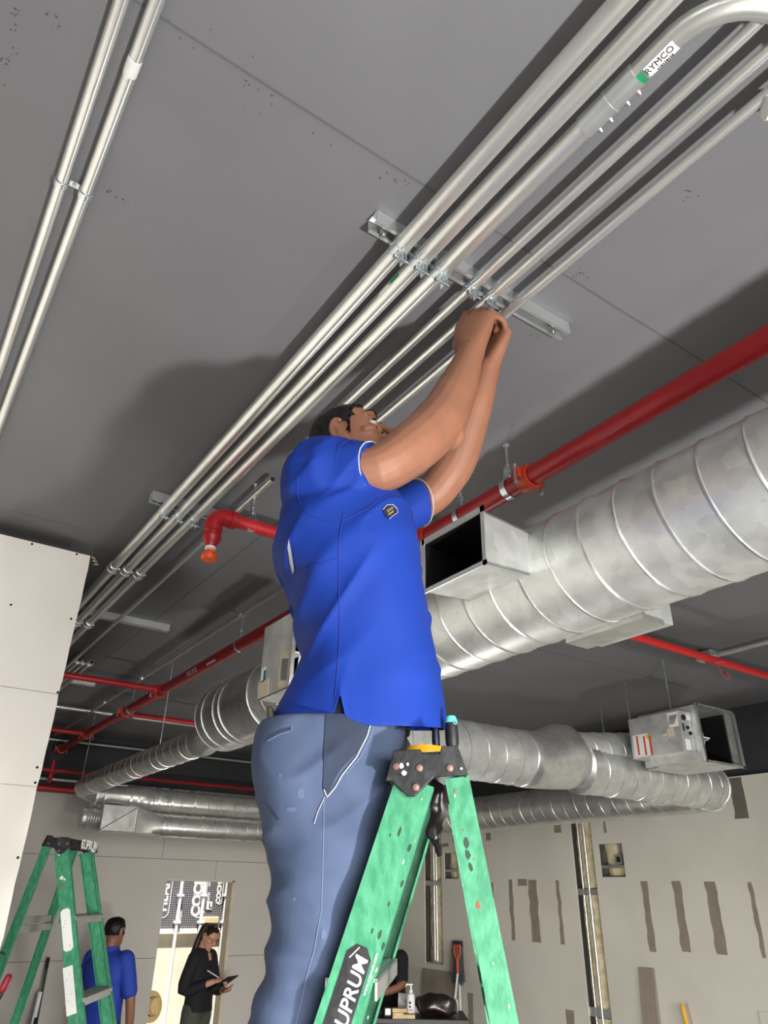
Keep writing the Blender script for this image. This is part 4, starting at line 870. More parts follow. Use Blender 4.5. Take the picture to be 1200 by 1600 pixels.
mb = MB(); mb.lathe([(.0386, .05), (.0388, .052), (.0388, .13), (.0386, .132)], bp, EZ, 24); lb = build(mb, 'label_band', m_sticker, t)
mb = MB(); mb.box(bp+EZ*.11-ty*.0385-tx*.008, (.018, .002, .02), (tx, ty, EZ)); mb.box(bp+EZ*.08-ty*.0385-tx*.008, (.02, .002, .012), (tx, ty, EZ)); build(mb, 'label_mark', m_ink, lb, smooth=False)
mb = MB(); mb.box(bp+EZ*.056-ty*.0385, (.026, .002, .01), (tx, ty, EZ)); build(mb, 'label_mark', m_stkred, lb, smooth=False)
c = tp(682, .16); mb = MB(); mb.ball(c+EZ*.085, (.20, .11, .098), (tx, ty, EZ), 28, 16)
for i, v in enumerate(mb.v):
    n_ = np.array(noise.noise_vector(Vector(v)*11)); p = np.array(v)+n_*.035; p[2] = max(p[2], ZTB+.001); mb.v[i] = tuple(p)
tag(build(mb, 'black_bag', mat('black bag film', (34, 22, 22), .25, spec=.7), loc=tuple(c)), 'shiny black plastic bag lying on the table', 'bag')
c0, c1 = tp(622, .44), tp(716, .42); t = thing('paper_roll', c0, 'roll of white drawings lying behind the black bag', 'paper roll'); mb = MB(); mb.tube([c0+EZ*.075, c1+EZ*.055], [.075, .055], 24); build(mb, 'roll', m_sticker, t)
mb = MB(); mb.tube([c0+EZ*.03-ty*.10, (c0*.55+c1*.45)+EZ*.03-ty*.10], .03, 16); build(mb, 'inner_sheet', m_white, t)
for i, (px, dep, sz, hz) in enumerate(((622, .02, (.10, .08, .045), .0), (636, .04, (.14, .09, .03), .0), (624, .03, (.13, .08, .03), .0455))):
    c = tp(px, dep)+EZ*(sz[2]/2+hz); mb = MB(); mb.box(c, sz, (tx, ty, EZ)); tag(build(mb, 'wood_block', mat('pale wood', (206, 182, 138), .7, var=.15, vscale=20) if i == 0 else MATS['pale wood'], smooth=False, bevel=.003), ('small pale wood block at the left of the pile on table', 'lower flat pale wood block beside the pump bottle', 'upper pale wood block lying on the pile')[i], 'wood block', 'wood blocks on the table')
c = tp(606, .06); t = thing('tape_measure', c, 'small steel tape measure left of the wood blocks', 'tape measure'); mb = MB(); mb.box(c+EZ*.04, (.08, .045, .08), (tx, ty, EZ)); build(mb, 'case', m_black, t, smooth=False, bevel=.012); mb = MB(); mb.box(c+EZ*.045-ty*.0235, (.045, .002, .045), (tx, ty, EZ)); build(mb, 'badge', m_alu, t, smooth=False, bevel=.0)
c = tp(602, .2); mb = MB(); mb.box(c+EZ*.02, (.16, .1, .04), (nrm(tx+.3*ty), nrm(ty-.3*tx), EZ)); tag(build(mb, 'dark_case', m_blk, smooth=False, bevel=.01), 'flat dark case under the hand at table edge', 'case')
# board and shovels against the right wall
def lean(name, y0, y1, z1, off, th, m, label, cat, z0=ZF):
    mb = MB(); mb.add([(XR-.004-(off if i == 0 else 0)-dx, y, z) for i, z in ((0, z0), (1, z1)) for y in (y0, y1) for dx in (0, th)], [(0, 1, 3, 2), (4, 6, 7, 5), (0, 4, 5, 1), (2, 3, 7, 6), (0, 2, 6, 4), (1, 5, 7, 3)]); return tag(build(mb, name, m, smooth=False), label, cat)
lean('plank', 4.685, 4.83, 1.565, .12, .02, mat('weathered plank', (150, 138, 124), .8, var=.1, vscale=12, stretch=(1, 6, .6)), 'weathered wood plank leaning on the right wall', 'plank')
lean('board_offcut', 7.36, 7.98, 1.33, .10, .0125, m_bare, 'tan board offcut leaning behind the table', 'board')
p = onx(1066, 1572, XR-.06); t = thing('yellow_trowel', p, 'yellow handled tool leaning at the lower right', 'tool'); mb = MB(); mb.limb([p, p-A3(0, .015, .10), p-A3(0, .03, .16)], [.016, .017, .012], 12); build(mb, 'handle', m_yel, t); mb = MB(); mb.tube([p-A3(0, .03, .16), p-A3(0, .06, p[2]-ZF-.2)], .008, 8); mb.box(p-A3(0, .065, p[2]-ZF-.1), (.01, .12, .2)); build(mb, 'blade', m_steel, t)
p = onx(714, 1478, XR-.10); t = thing('shovel', p, 'shovel with orange handle grip leaning against right wall', 'shovel')
m_grip = mat('orange grip', (206, 92, 54), .5)
mb = MB(); hw = .052
mb.tube([p+EY*hw, p-EY*hw], .014, 12); mb.tube([p+EY*hw, p+EY*hw*.9-EZ*.07, p+EY*.012-EZ*.13], .011, 10); mb.tube([p-EY*hw, p-EY*hw*.9-EZ*.07, p-EY*.012-EZ*.13], .011, 10); mb.tube([p-EZ*.0, p-EZ*.12], .006, 8); mb.tube([p-EZ*.11, p-EZ*.26], .017, 12); build(mb, 'grip', m_grip, t)
mb = MB(); mb.tube([p-EZ*.25, p+A3(-.12, .05, -1.1)], .013, 10); build(mb, 'shaft', m_white, t)
mb = MB(); mb.box(p+A3(-.14, .05, -1.25), (.01, .22, .3)); build(mb, 'blade', m_alu, t, smooth=False, bevel=.004)
p = onx(716, 1474, XR-.045); t = thing('broom', p, 'broom standing upside down with dark blue bristles', 'broom')
mb = MB(); mb.box(p+EZ*.0-A3(.01, 0, 0), (.05, .14, .05)); build(mb, 'head', m_navy, t, smooth=False, bevel=.012)
mb = MB()
for i in range(140):
    a = p+A3(random.uniform(-.03, .01), random.uniform(-.075, .075), -.02); mb.tube([a, a+A3(random.uniform(-.02, .01), random.uniform(-.03, .03), -random.uniform(.28, .38))], .005, 4)
o = build(mb, 'bristles', m_navy, t); o['kind'] = 'stuff'
mb = MB(); mb.tube([p-EZ*.02, p+A3(-.05, -.07, -1.4)], .012, 8); build(mb, 'stick', m_white, t)
# sticks by the far wall
a = ony(76, 1496, 8.5); mb = MB(); mb.tube([a, A3(a[0]-.05, 8.2, ZF)], .013, 10); t = tag(build(mb, 'green_pole', mat('dark green pole', (36, 66, 54), .5)), 'dark green pole leaning against far wall behind ladder', 'pole')
mb = MB(); mb.tube([a-EZ*.0, a-A3(.004, .02, .1)], .0145, 10); build(mb, 'pole_tip', m_blk, t)
a = ony(63, 1550, 8.4); mb = MB(); mb.tube([a, A3(a[0]-.08, 8.2, ZF)], .02, 10); t = tag(build(mb, 'white_pole', m_white), 'short white stick beside the green pole', 'pole'); b_ = ony(56, 1590, 8.36); mb = MB(); mb.tube([b_, b_+A3(-.03, -.07, -.4)], .0215, 10); build(mb, 'dark_sleeve', m_blk, t)
# red and black hand tool clipped at the edge of the partition
p = ony(13, 1528, 3.44); t = thing('hand_tool', p, 'red and black hand tool at the edge of the drywall partition', 'tool')
mb = MB(); mb.limb([p, p-A3(.012, 0, .035)], [.014, .015], 12); build(mb, 'red_cap', mat('dark red plastic', (150, 24, 44), .5), t); mb = MB(); mb.limb([p-A3(.014, 0, .05), p-A3(.026, 0, .085)], [.011, .009], 12); build(mb, 'grip', m_black, t); mb = MB(); mb.limb([p-A3(.032, 0, .10), p-A3(.04, 0, .106)], [.008, .008], 12); mb.tube([p-A3(.02, -.02, .03), p-A3(.03, -.045, .03)], .005, 6); build(mb, 'tip', MATS['dark red plastic'], t)
# ================================================================== THE WORKER
from mathutils.bvhtree import BVHTree
m_skin = mat('tan skin', (142, 96, 74), .5, var=.07, vscale=14, bump=.06, bscale=140, spec=.4)
m_skin.node_tree.nodes['Principled BSDF'].inputs['Subsurface Weight'].default_value = .12
m_skin.node_tree.nodes['Principled BSDF'].inputs['Subsurface Radius'].default_value = (.02, .008, .004)
m_shirt = mat('royal blue knit', (17, 51, 140), .72, var=.06, vscale=9, bump=.12, bscale=700, spec=.25)
m_shirtD = mat('blue seam', (22, 44, 140), .8)
m_trim = mat('pale grey trim', (170, 170, 174), .7)
m_jean = mat('faded navy twill', (60, 72, 96), .85, col2=(80, 92, 118), vscale=7, bump=.12, bscale=500, spec=.15)
m_jeanD = mat('dark navy panel', (36, 46, 66), .85, var=.1, vscale=20, bump=.1, bscale=400)
m_stitch = mat('pale stitching', (104, 116, 146), .9)
m_fray = mat('frayed white thread', (178, 178, 174), .9)
m_hair = mat('black hair', (14, 12, 12), .42, var=.3, vscale=60, bump=.5, bscale=160, stretch=(1, 1, .25), spec=.4)
m_eye = mat('eye white', (186, 178, 172), .25); m_iris = mat('dark iris', (28, 18, 14), .15)
m_lip = mat('lips', (150, 92, 80), .5)
m_shoe = mat('brown boot leather', (74, 58, 44), .6)
def WP(px, py, l): a, z = az(px, py, l); return B(a, l, z)
def interp(tab, z):
    tab = sorted(tab); zs = [r[0] for r in tab]
    if z <= zs[0]: return tab[0][1:]
    if z >= zs[-1]: return tab[-1][1:]
    for i in range(len(zs)-1):
        if zs[i] <= z <= zs[i+1]:
            t_ = (z-zs[i])/(zs[i+1]-zs[i]); p = [tab[max(i-1, 0)], tab[i], tab[i+1], tab[min(i+2, len(tab)-1)]]
            return [.5*((2*p[1][k])+(-p[0][k]+p[2][k])*t_+(2*p[0][k]-5*p[1][k]+4*p[2][k]-p[3][k])*t_*t_+(-p[0][k]+3*p[1][k]-3*p[2][k]+p[3][k])*t_**3) for k in range(1, len(tab[0]))]
def hand(mb, W, D, N, S, sc, curl, thumb=(.75, .5, -.25), spread=.0, tcurl=35):
    """palm, four separate curled fingers and a thumb leaving the side of the palm"""
    W = np.array(W, float); D = nrm(D); N = nrm(N-D*(N@D)); S = nrm(S-D*(S@D)-N*(S@N)); rings = []
    for d, hw, th, off in ((-.02, .026, .021, 0), (.0, .027, .021, 0), (.02, .033, .021, .002), (.045, .040, .019, .003), (.07, .043, .0165, .002), (.092, .042, .014, 0), (.099, .036, .008, 0)):
        rings.append([W+D*d*sc+S*(off+hw*math.copysign(abs(math.cos(a))**.75, math.cos(a)))*sc+N*th*math.copysign(abs(math.sin(a))**.75, math.sin(a))*sc for a in [2*math.pi*j/18 for j in range(18)]])
    mb.loft(rings)
    for (so, ln, r, k, db) in ((.031, (.044, .026, .021), .0095, 0, .086), (.0105, (.048, .03, .023), .0098, 1, .091), (-.0105, (.045, .028, .022), .0093, 2, .088), (-.030, (.036, .021, .019), .0082, 3, .080)):
        p = W+D*(db-.012)*sc+S*so*sc; d = nrm(D+S*spread*so*20); pts = [p, W+D*db*sc+S*so*sc]; rs = [r*sc*1.05, r*sc*1.08]; c = curl[k]
        p = pts[-1]; ang = 0
        for L_, cu, rr in zip(ln, c, (1.0, .93, .84)):
            ang += math.radians(cu); dd = nrm(D*math.cos(ang)-N*math.sin(ang)+S*spread*so*20*.3); q = p+dd*L_*sc
            pts += [(p+q)/2, q]; rs += [r*sc*rr*.97, r*sc*rr*1.0]; p = q
        mb.limb(pts, rs, 12, 2)
    b = W+D*.022*sc+S*.026*sc-N*.006*sc; d1 = nrm(S*thumb[0]+D*thumb[1]+N*thumb[2]); q1 = b+d1*.042*sc; d2_ = nrm(d1*math.cos(math.radians(tcurl))+nrm(D*.7-N*.7-S*.4)*math.sin(math.radians(tcurl))); q2 = q1+d2_*.032*sc; q3 = q2+nrm(d2_+nrm(D-S)*.3)*.024*sc
    mb.limb([b, q1, q2, q3], [.0165*sc, .0125*sc, .0115*sc, .0095*sc], 12, 3)
def head_ring(hz, grow=0.):
    tab = [(-.122, .066, .018, .018), (-.112, .078, .0, .036), (-.09, .082, -.03, .05), (-.06, .083, -.062, .0605), (-.03, .081, -.086, .068), (0, .077, -.096, .0725), (.025, .082, -.098, .0745), (.05, .078, -.094, .0725), (.075, .062, -.08, .062), (.093, .036, -.056, .043), (.103, .008, -.026, .018)]
    f_, b_, w_ = interp(tab, hz); return f_+grow, b_-grow, w_+grow
def head_pts(hz, n=32, grow=0.):
    f_, b_, w_ = head_ring(hz, grow); c = (f_+b_)/2; r = (f_-b_)/2; out = []
    for j in range(n):
        a = 2*math.pi*j/n; ca, sa = math.cos(a), math.sin(a)
        e = .86 if ca > 0 else .95; out.append((c+r*math.copysign(abs(ca)**e, ca), w_*math.copysign(abs(sa)**.86, sa), hz))
    return out
def head_mesh(mb, HP, ears=True):
    zs_ = [-.122, -.117, -.11, -.1, -.09, -.075, -.06, -.045, -.03, -.015, 0, .015, .03, .045, .06, .072, .082, .09, .097, .103]
    mb.loft([[HP(*q) for q in head_pts(z)] for z in zs_])
    mb.limb([HP(.074, 0, .028), HP(.087, 0, .008), HP(.101, 0, -.014), HP(.107, 0, -.027)], [.007, .008, .010, .0105], 10, 3)   # nose
    for s in (-1, 1):
        mb.limb([HP(.088, s*.010, -.032), HP(.082, s*.015, -.03)], [.0075, .007], 8, 2)
        mb.limb([HP(.076, s*.012, .034), HP(.078, s*.03, .038), HP(.066, s*.05, .03)], [.007, .0075, .006], 8, 3)          # brow ridge
        mb.limb([HP(.066, s*.045, -.02), HP(.05, s*.058, -.022)], [.011, .010], 8, 2)                                        # cheekbone
        if ears:
            pts = [HP(-.006+.018*math.cos(t_)*-1-.004, s*(.078+.010*max(0, math.sin(t_*.5))), -.004+.031*math.sin(t_)) for t_ in [-1.9+4.4*k/9 for k in range(10)]]
            mb.limb(pts, [.0055]*10, 8, 1); mb.limb([HP(-.012, s*.074, .012), HP(-.008, s*.076, -.02)], [.0105, .009], 8, 2, flat=.7)
    mb.limb([HP(.084, -.018, -.062), HP(.091, 0, -.061), HP(.084, .018, -.062)], [.004, .0065, .004], 8, 3); mb.limb([HP(.083, -.016, -.073), HP(.090, 0, -.073), HP(.083, .016, -.073)], [.004, .0065, .004], 8, 3)
    mb.limb([HP(.072, -.01, -.108), HP(.074, .01, -.108)], [.014, .014], 8, 2)
def hair_cap(HP, keep, name, m, par, grow=.007, jit=.003, n=72, rows=56, smooth=True):
    """hair as a shell over the skull, cut along the hairline"""
    mb = MB(); zs_ = [-.12+.224*k/rows for k in range(rows+1)]; g = []
    for z in zs_:
        for q in head_pts(z, n, grow): g.append(q)
    fs = []
    for i in range(rows):
        for j in range(n):
            ids = (i*n+j, i*n+(j+1) % n, (i+1)*n+(j+1) % n, (i+1)*n+j); c = np.mean([g[k] for k in ids], 0)
            if keep(*c): fs.append(ids)
    fs.append(tuple(rows*n+j for j in range(n)))
    out = []
    for q in g:
        k = noise.noise((q[0]*70, q[1]*70, q[2]*22)); k2 = noise.noise((q[0]*190, q[1]*190, q[2]*50)); nn = nrm((q[0], q[1], q[2]*.8)); out.append(HP(*(np.array(q)+nn*(k*jit+k2*jit*.6))))
    mb.add(out, fs)
    o = build(mb, name, m, par, 80); so_ = o.modifiers.new('solid', 'SOLIDIFY'); so_.thickness = .009; so_.offset = -1
    bm = bmesh.new(); bm.from_mesh(o.data); bmesh.ops.delete(bm, geom=[v for v in bm.verts if not v.link_faces], context='VERTS')
    for _ in range(14): bmesh.ops.smooth_vert(bm, verts=[v for v in bm.verts if v.is_boundary], factor=.5, use_axis_x=True, use_axis_y=True, use_axis_z=True)
    bm.to_mesh(o.data); bm.free()
    return o
W0 = B(-.12, 0, 1.43)
worker = thing('person', W0, 'worker in blue polo shirt and navy trousers reaching up from the ladder', 'person')
# --- arms and hands in world space
R_pts = [B(-.04, -.13, 2.90), WP(588, 735, -.15), WP(640, 703, -.125), WP(684, 662, -.075), WP(713, 608, -.035), WP(736, 551, -.003)]
R_rad = [.045, .052, .059, .062, .051, .034]
L_pts = [B(-.03, .13, 2.90), WP(655, 785, .16), WP(700, 742, .135), WP(719, 705, .115), WP(742, 640, .08), WP(764, 574, .05)]
L_rad = [.045, .05, .052, .053, .045, .031]
HC = B(.002, 0, 3.064); y_, p_ = math.radians(17), math.radians(20)
f0 = FB*math.cos(y_)-LB*math.sin(y_); l0 = LB*math.cos(y_)+FB*math.sin(y_); hf = f0*math.cos(p_)+EZ*math.sin(p_); hu = -f0*math.sin(p_)+EZ*math.cos(p_)
HP = lambda x, y, z: HC+(hf*x+l0*y+hu*z)*.96
mb = MB()
mb.limb(R_pts, R_rad, 16, 4); mb.limb(L_pts, L_rad, 16, 4)
mb.ball(WP(703, 682, -.06), .036); mb.ball(WP(722, 728, .115), .028)
Rw = R_pts[-1]; kn = WP(747, 476, .018); hand(mb, Rw+nrm(kn-Rw)*.012, kn-Rw, nrm(-LB*.75-FB*.45-EZ*.2), nrm(-FB*.9+LB*.3), 1.34, [(12, 88, 62), (16, 92, 62), (22, 92, 60), (30, 90, 58)], (.45, .8, -.35), 0, 30)
Lw = L_pts[-1]; kn2 = WP(787, 505, .045); hand(mb, Lw+nrm(kn2-Lw)*.006, kn2-Lw, nrm(LB*.5+FB*.8), nrm(-FB*.4+LB*.5+EZ*.1), 1.14, [(12, 62, 40), (16, 66, 42), (24, 68, 42), (32, 66, 40)], (.5, .7, -.5), 0, 25)
head_mesh(mb, HP)
mb.limb([B(-.05, 0, 2.86), B(-.045, 0, 2.95), HP(-.022, 0, -.05)], [.062, .058, .056], 16, 4)
mb.limb([B(-.02, 0, 2.92), B(0, 0, 2.75), B(.03, 0, 2.55), B(0, 0, 2.40)], [.09, .10, .10, .09], 16, 4)
mb.limb([B(-.04, -.15, 2.90), B(-.05, 0, 2.90), B(-.03, .15, 2.90)], [.04, .04, .04], 12, 3)
for s in (-1, 1): mb.limb([B(0, s*.06, 2.38), B(-.01, s*.085, 2.2), B(-.04, s*.09, 1.98), B(-.11, s*.095, 1.7), B(-.14, s*.095, 1.52)], [.07, .06, .045, .04, .032], 12, 4)
body = fused(mb, 'body', m_skin, worker, .0042, 3, .5)
bv_body = None
def bvh_of(o):
    off = ORG[o.name]; return BVHTree.FromPolygons([Vector(np.array(v.co)+off) for v in o.data.vertices], [tuple(p.vertices) for p in o.data.polygons])
def hit(bv, px, py, off=.0015):
    v = nrm(ray(px, py)); loc, nn, i, d = bv.ray_cast(Vector(CAM), Vector(v))
    if loc is None: return None
    nn = np.array(nn); nn = -nn if nn@v > 0 else nn; return np.array(loc)+nn*off
def drape_line(bv, px, r, m, nm, par, off=.0008, step=6, n=5):
    pts = []
    for (a, b_) in zip(px, px[1:]):
        k = max(1, int(math.hypot(b_[0]-a[0], b_[1]-a[1])/step))
        for i in range(k): q = hit(bv, a[0]+(b_[0]-a[0])*i/k, a[1]+(b_[1]-a[1])*i/k, off); pts += [q] if q is not None else []
    q = hit(bv, *px[-1], off); pts += [q] if q is not None else []
    out = [pts[0]]
    for p in pts[1:]:
        if np.linalg.norm(p-out[-1]) < .04: out.append(p)
    if len(out) < 2: return None
    mb = MB(); mb.tube(out, r, n); return build(mb, nm, m, par)
def drape_patch(bv, poly, m, nm, par, off=.0018, rings_=5, dens=6):
    P = []
    for a, b_ in zip(poly, poly[1:]+poly[:1]):
        k = max(1, int(math.hypot(b_[0]-a[0], b_[1]-a[1])/dens)); P += [(a[0]+(b_[0]-a[0])*i/k, a[1]+(b_[1]-a[1])*i/k) for i in range(k)]
    c = np.mean(P, 0); n_ = len(P); g = []; ok = True; last = None
    for k in range(rings_+1):
        for p in P:
            q = hit(bv, *(c+(np.array(p)-c)*(1-k/rings_*.98)), off); last = q if q is not None else last; g.append(q if q is not None else last)
    g = [x if x is not None else last for x in g]; mb = MB()
    mb.add(g, [(k*n_+j, k*n_+(j+1) % n_, (k+1)*n_+(j+1) % n_, (k+1)*n_+j) for k in range(rings_) for j in range(n_)]+[tuple(rings_*n_+j for j in range(n_))])
    return build(mb, nm, m, par, 80)
# face details
for s in (-1, 1):
    ec = HP(.0685, s*.032, .008); gaze = nrm(hf*.72+hu*.28-l0*.62); mb = MB(); mb.ball(ec, .0132, None, 18, 12); eye = build(mb, 'eyeball', m_eye, worker)
    mb = MB(); mb.lathe([(.0066, .0112), (.0062, .0126), (.001, .0137)], ec, gaze, 16); build(mb, 'iris', m_iris, eye)
    mb = MB(); mb.limb([HP(.066, s*.0165, .0055), HP(.0765, s*.025, .0165), HP(.0775, s*.034, .0175), HP(.070, s*.045, .0105), HP(.062, s*.048, .005)], [.0018, .0034, .0036, .003, .0018], 8, 4); mb.limb([HP(.066, s*.0165, .004), HP(.0755, s*.026, -.0045), HP(.0755, s*.035, -.005), HP(.062, s*.048, .004)], [.0018, .003, .003, .0018], 8, 4); build(mb, 'eyelid', m_skin, worker)
    mb = MB(); mb.limb([HP(.074, s*.0165, .0065), HP(.081, s*.025, .0145), HP(.0815, s*.034, .0153), HP(.074, s*.046, .0085)], [.0006, .0011, .0012, .0007], 6, 4); build(mb, 'lash_line', m_hair, worker)
    mb = MB(); mb.limb([HP(.085, s*.013, .034), HP(.0862, s*.026, .0415), HP(.0775, s*.042, .0415), HP(.066, s*.053, .034)], [.0014, .0024, .0022, .001], 8, 4); build(mb, 'eyebrow', m_hair, worker)
def hairline(x, y, z):
    if z > .080: return True
    lim = interp([(-.05, -.03), (-.034, .006), (-.026, .016), (-.01, .024), (.01, .031), (.03, .039), (.05, .048), (.065, .058), (.08, .068)], z)[0]+.003*noise.noise((y*90, z*40, 2))
    if abs(y) > .055 and -.03 < x < .012 and z < .018: return False
    if z < -.062+.008*noise.noise((y*60, 0, 7)): return False
    if z < -.030 and x > -.03: return False
    return x < lim
hair = hair_cap(HP, hairline, 'hair', m_hair, worker, .006, .003, 110, 90)
# --- polo shirt: body of the shirt open at the hem, sleeves set in
tors = [(2.36, -.140, .214, .186), (2.412, -.124, .212, .180), (2.46, -.100, .207, .176), (2.515, -.083, .197, .175), (2.58, -.093, .187, .182), (2.65, -.112, .177, .19), (2.70, -.138, .168, .196), (2.76, -.150, .158, .196), (2.82, -.143, .150, .182), (2.875, -.138, .132, .158), (2.92, -.128, .105, .125), (2.955, -.112, .082, .115), (2.985, -.102, .064, .083), (3.005, -.098, .055, .072)]
NS, NR = 64, 48; rows = []
for i in range(NR+1):
    z = 2.36+(3.005-2.36)*i/NR; b_, f_, w_ = interp(tors, z); row = []
    for j in range(NS):
        a = 2*math.pi*j/NS; ca, sa = math.cos(a), math.sin(a); e = .82
        row.append(B((f_+b_)/2+(f_-b_)/2*math.copysign(abs(ca)**e, ca), w_*math.copysign(abs(sa)**e, sa), z))
    rows.append(row)
mb = MB(); mb.loft(rows)
def sleeve(pts, rads, n=40):
    P = [np.array(p, float) for p in pts]; rings = []; S = None; N = len(P)*6-5
    for i in range(N):
        u = i/(N-1)*(len(P)-1); k = min(int(u), len(P)-2); t_ = u-k; p = P[k]*(1-t_)+P[k+1]*t_
        r0 = rads[k]; r1 = rads[k+1]; ra = r0[0]*(1-t_)+r1[0]*t_; rb = r0[1]*(1-t_)+r1[1]*t_
        d_ = nrm(P[min(k+1, len(P)-1)]-P[k]) if S is None else nrm((P[k+1]-P[k])*.5+dprev*.5); dprev = d_
        S = nrm(np.cross(EZ, d_)); U = np.cross(d_, S)
        rings.append([p+S*math.cos(2*math.pi*j/n)*ra*(1+.05*noise.noise((j*.5, i*.35, 3)))+U*math.sin(2*math.pi*j/n)*rb*(1+.05*noise.noise((j*.4, i*.3, 8))) for j in range(n)])
    return rings
def sleeve_tip(rings): c = np.mean(rings[-1], 0); d_ = nrm(c-np.mean(rings[-3], 0)); return c, d_
Rs = sleeve([B(-.075, -.07, 2.905), B(-.045, -.115, 2.90), B(-.0, -.142, 2.893), R_pts[1]*.35+B(-.0, -.142, 2.893)*.65+A3(0, 0, .0), R_pts[1]+FB*.0], [(.085, .095), (.092, .098), (.086, .088), (.073, .074), (.0645, .0645)])
Ls = sleeve([B(-.04, .07, 2.90), B(.0, .12, 2.90), B(.04, .145, 2.905), L_pts[1]], [(.07, .075), (.078, .078), (.072, .072), (.062, .062)])
mb.loft(Rs); mb.loft(Ls)
def hem_z(a, l): return 2.412+.17*l-.012*max(0, min(1, a/.05))-.004
def cloth(p):
    q = p-AB; a = q@FB; l = q@LB; z = p[2]; sd_ = -1 if l < 0 else 1
    c = B(.03, 0, z); d_ = p-c; d_[2] = 0; d_ = nrm(d_)
    up = max(0, min(1, (z-2.43)/.1))*max(0, min(1, (2.93-z)/.08))*max(0, 1-max(0, a-.13)*4)
    rd = lambda v: (1-abs(noise.noise(v))*2.2)
    f1 = rd((z*7.5-a*9.5+l*2, a*2.2+z*2.0, 3.0*sd_)); f1 = max(0, f1)**2       # pulled up and forward by the raised arm
    f2 = noise.noise((a*15+z*3.0, z*2.0, 2.*sd_))                           # loose vertical drapes near the hem
    f3 = math.sin(z*62+a*34+2*noise.noise((a*8, z*8, 5)))*max(0, min(1, (-.02-a)/.08))*max(0, min(1, (z-2.46)/.06))*max(0, min(1, (2.78-z)/.1))
    sl = noise.noise((a*16-z*10, l*9, z*9+4))*max(0, min(1, (z-2.82)/.06))
    return p+d_*(.0105*f1*up+.007*f2*max(0, min(1, (2.75-z)/.25))+.0042*f3+.0035*sl)
me = fuse(mb, .0055, 9, .5); bm = bmesh.new(); bm.from_mesh(me); bpy.data.meshes.remove(me)
pn = nrm(EZ-LB*.17); bmesh.ops.bisect_plane(bm, geom=bm.verts[:]+bm.edges[:]+bm.faces[:], plane_co=Vector(B(0, 0, 2.404)), plane_no=Vector(pn), clear_inner=True)
off_ = ORG[worker.name]
for v in bm.verts:
    p = np.array(v.co); q = p-AB; a = q@FB; l = q@LB; h0 = 2.404+.17*l
    if p[2] < h0+.07:
        k = max(0, .042-abs(a-.012)*3.6) if l < 0 else 0; h1 = h0+k-.014*max(0, min(1, (a-.012)/.05)); p[2] = h1+(p[2]-h0)*(h0+.07-h1)/.07
    v.co = Vector(cloth(p)-off_)
me = bpy.data.meshes.new('shirt'); bm.to_mesh(me); bm.free()
shirt = finish(me, 'shirt', m_shirt, worker, 180)
sd = shirt.modifiers.new('solid', 'SOLIDIFY'); sd.thickness = .0025; sd.offset = -1
for rg in (Rs, Ls):
    c, d_ = sleeve_tip(rg); mb = MB(); mb.tube([c+(np.array(p)-c)*1.0+d_*.001 for p in rg[-1]], .0017, 6, closed=True); build(mb, 'cuff_trim', m_trim, shirt)
    mb = MB(); mb.tube([np.array(p)*1.0+(np.array(p)-np.mean(rg[-6], 0))*.012 for p in rg[-6]], .0009, 4, closed=True); build(mb, 'cuff_stitch', m_shirtD, shirt)
# collar stands round the neck
mb = MB(); rr = []
for j in range(40):
    a = 2*math.pi*j/40; c = B(-.028, 0, 2.985); x = .066*math.cos(a); y = .066*math.sin(a); k = 1-.35*max(0, math.cos(a))
    rr.append([c+FB*x+LB*y+EZ*.0, c+FB*x*1.02+LB*y*1.02+EZ*.034*k, c+FB*x*1.18+LB*y*1.18+EZ*.03*k, c+FB*x*1.42+LB*y*1.42-EZ*.004])
mb.loft(rr, closed=True); build(mb, 'collar', m_shirt, shirt, 60)
bs = bvh_of(shirt)
drape_line(bs, [(537, 800), (529, 850), (530, 920), (531, 1000), (527, 1050), (524, 1088)], .0009, m_shirtD, 'side_seam', shirt)
drape_line(bs, [(466, 745), (464, 770), (470, 790), (486, 806), (510, 815), (540, 812), (575, 795), (592, 780)], .0009, m_shirtD, 'armhole_seam', shirt)
drape_line(bs, [(466, 893), (490, 884), (527, 872)], .0009, m_shirtD, 'yoke_seam', shirt)
drape_line(bs, [(452, 1098), (480, 1106), (512, 1113)], .0007, m_shirtD, 'hem_stitch', shirt); drape_line(bs, [(532, 1113), (580, 1113), (640, 1112), (688, 1108)], .0007, m_shirtD, 'hem_stitch', shirt)
drape_patch(bs, [(452, 842), (456, 862), (461, 890), (458, 897), (454, 880), (450, 855)], m_trim, 'back_gusset', shirt)
m_patch = mat('navy badge', (14, 20, 54), .7); m_gold = mat('gold thread', (186, 168, 92), .6)
bd = drape_patch(bs, [(597, 797), (603, 790), (612, 789), (619, 796), (620, 802), (614, 806), (607, 812), (601, 808)], m_patch, 'badge', shirt, .002, 3, 3)
drape_line(bs, [(597, 797), (603, 790), (612, 789), (619, 796), (620, 802), (614, 806), (607, 812)], .0008, m_trim, 'badge_border', bd, .0028, 2)
for a, b_ in (((603, 799), (612, 793)), ((604, 801), (613, 795)), ((605, 804), (614, 799)), ((606, 806), (613, 801))): drape_line(bs, [a, b_], .0006, m_gold, 'badge_print', bd, .003, 1.5)
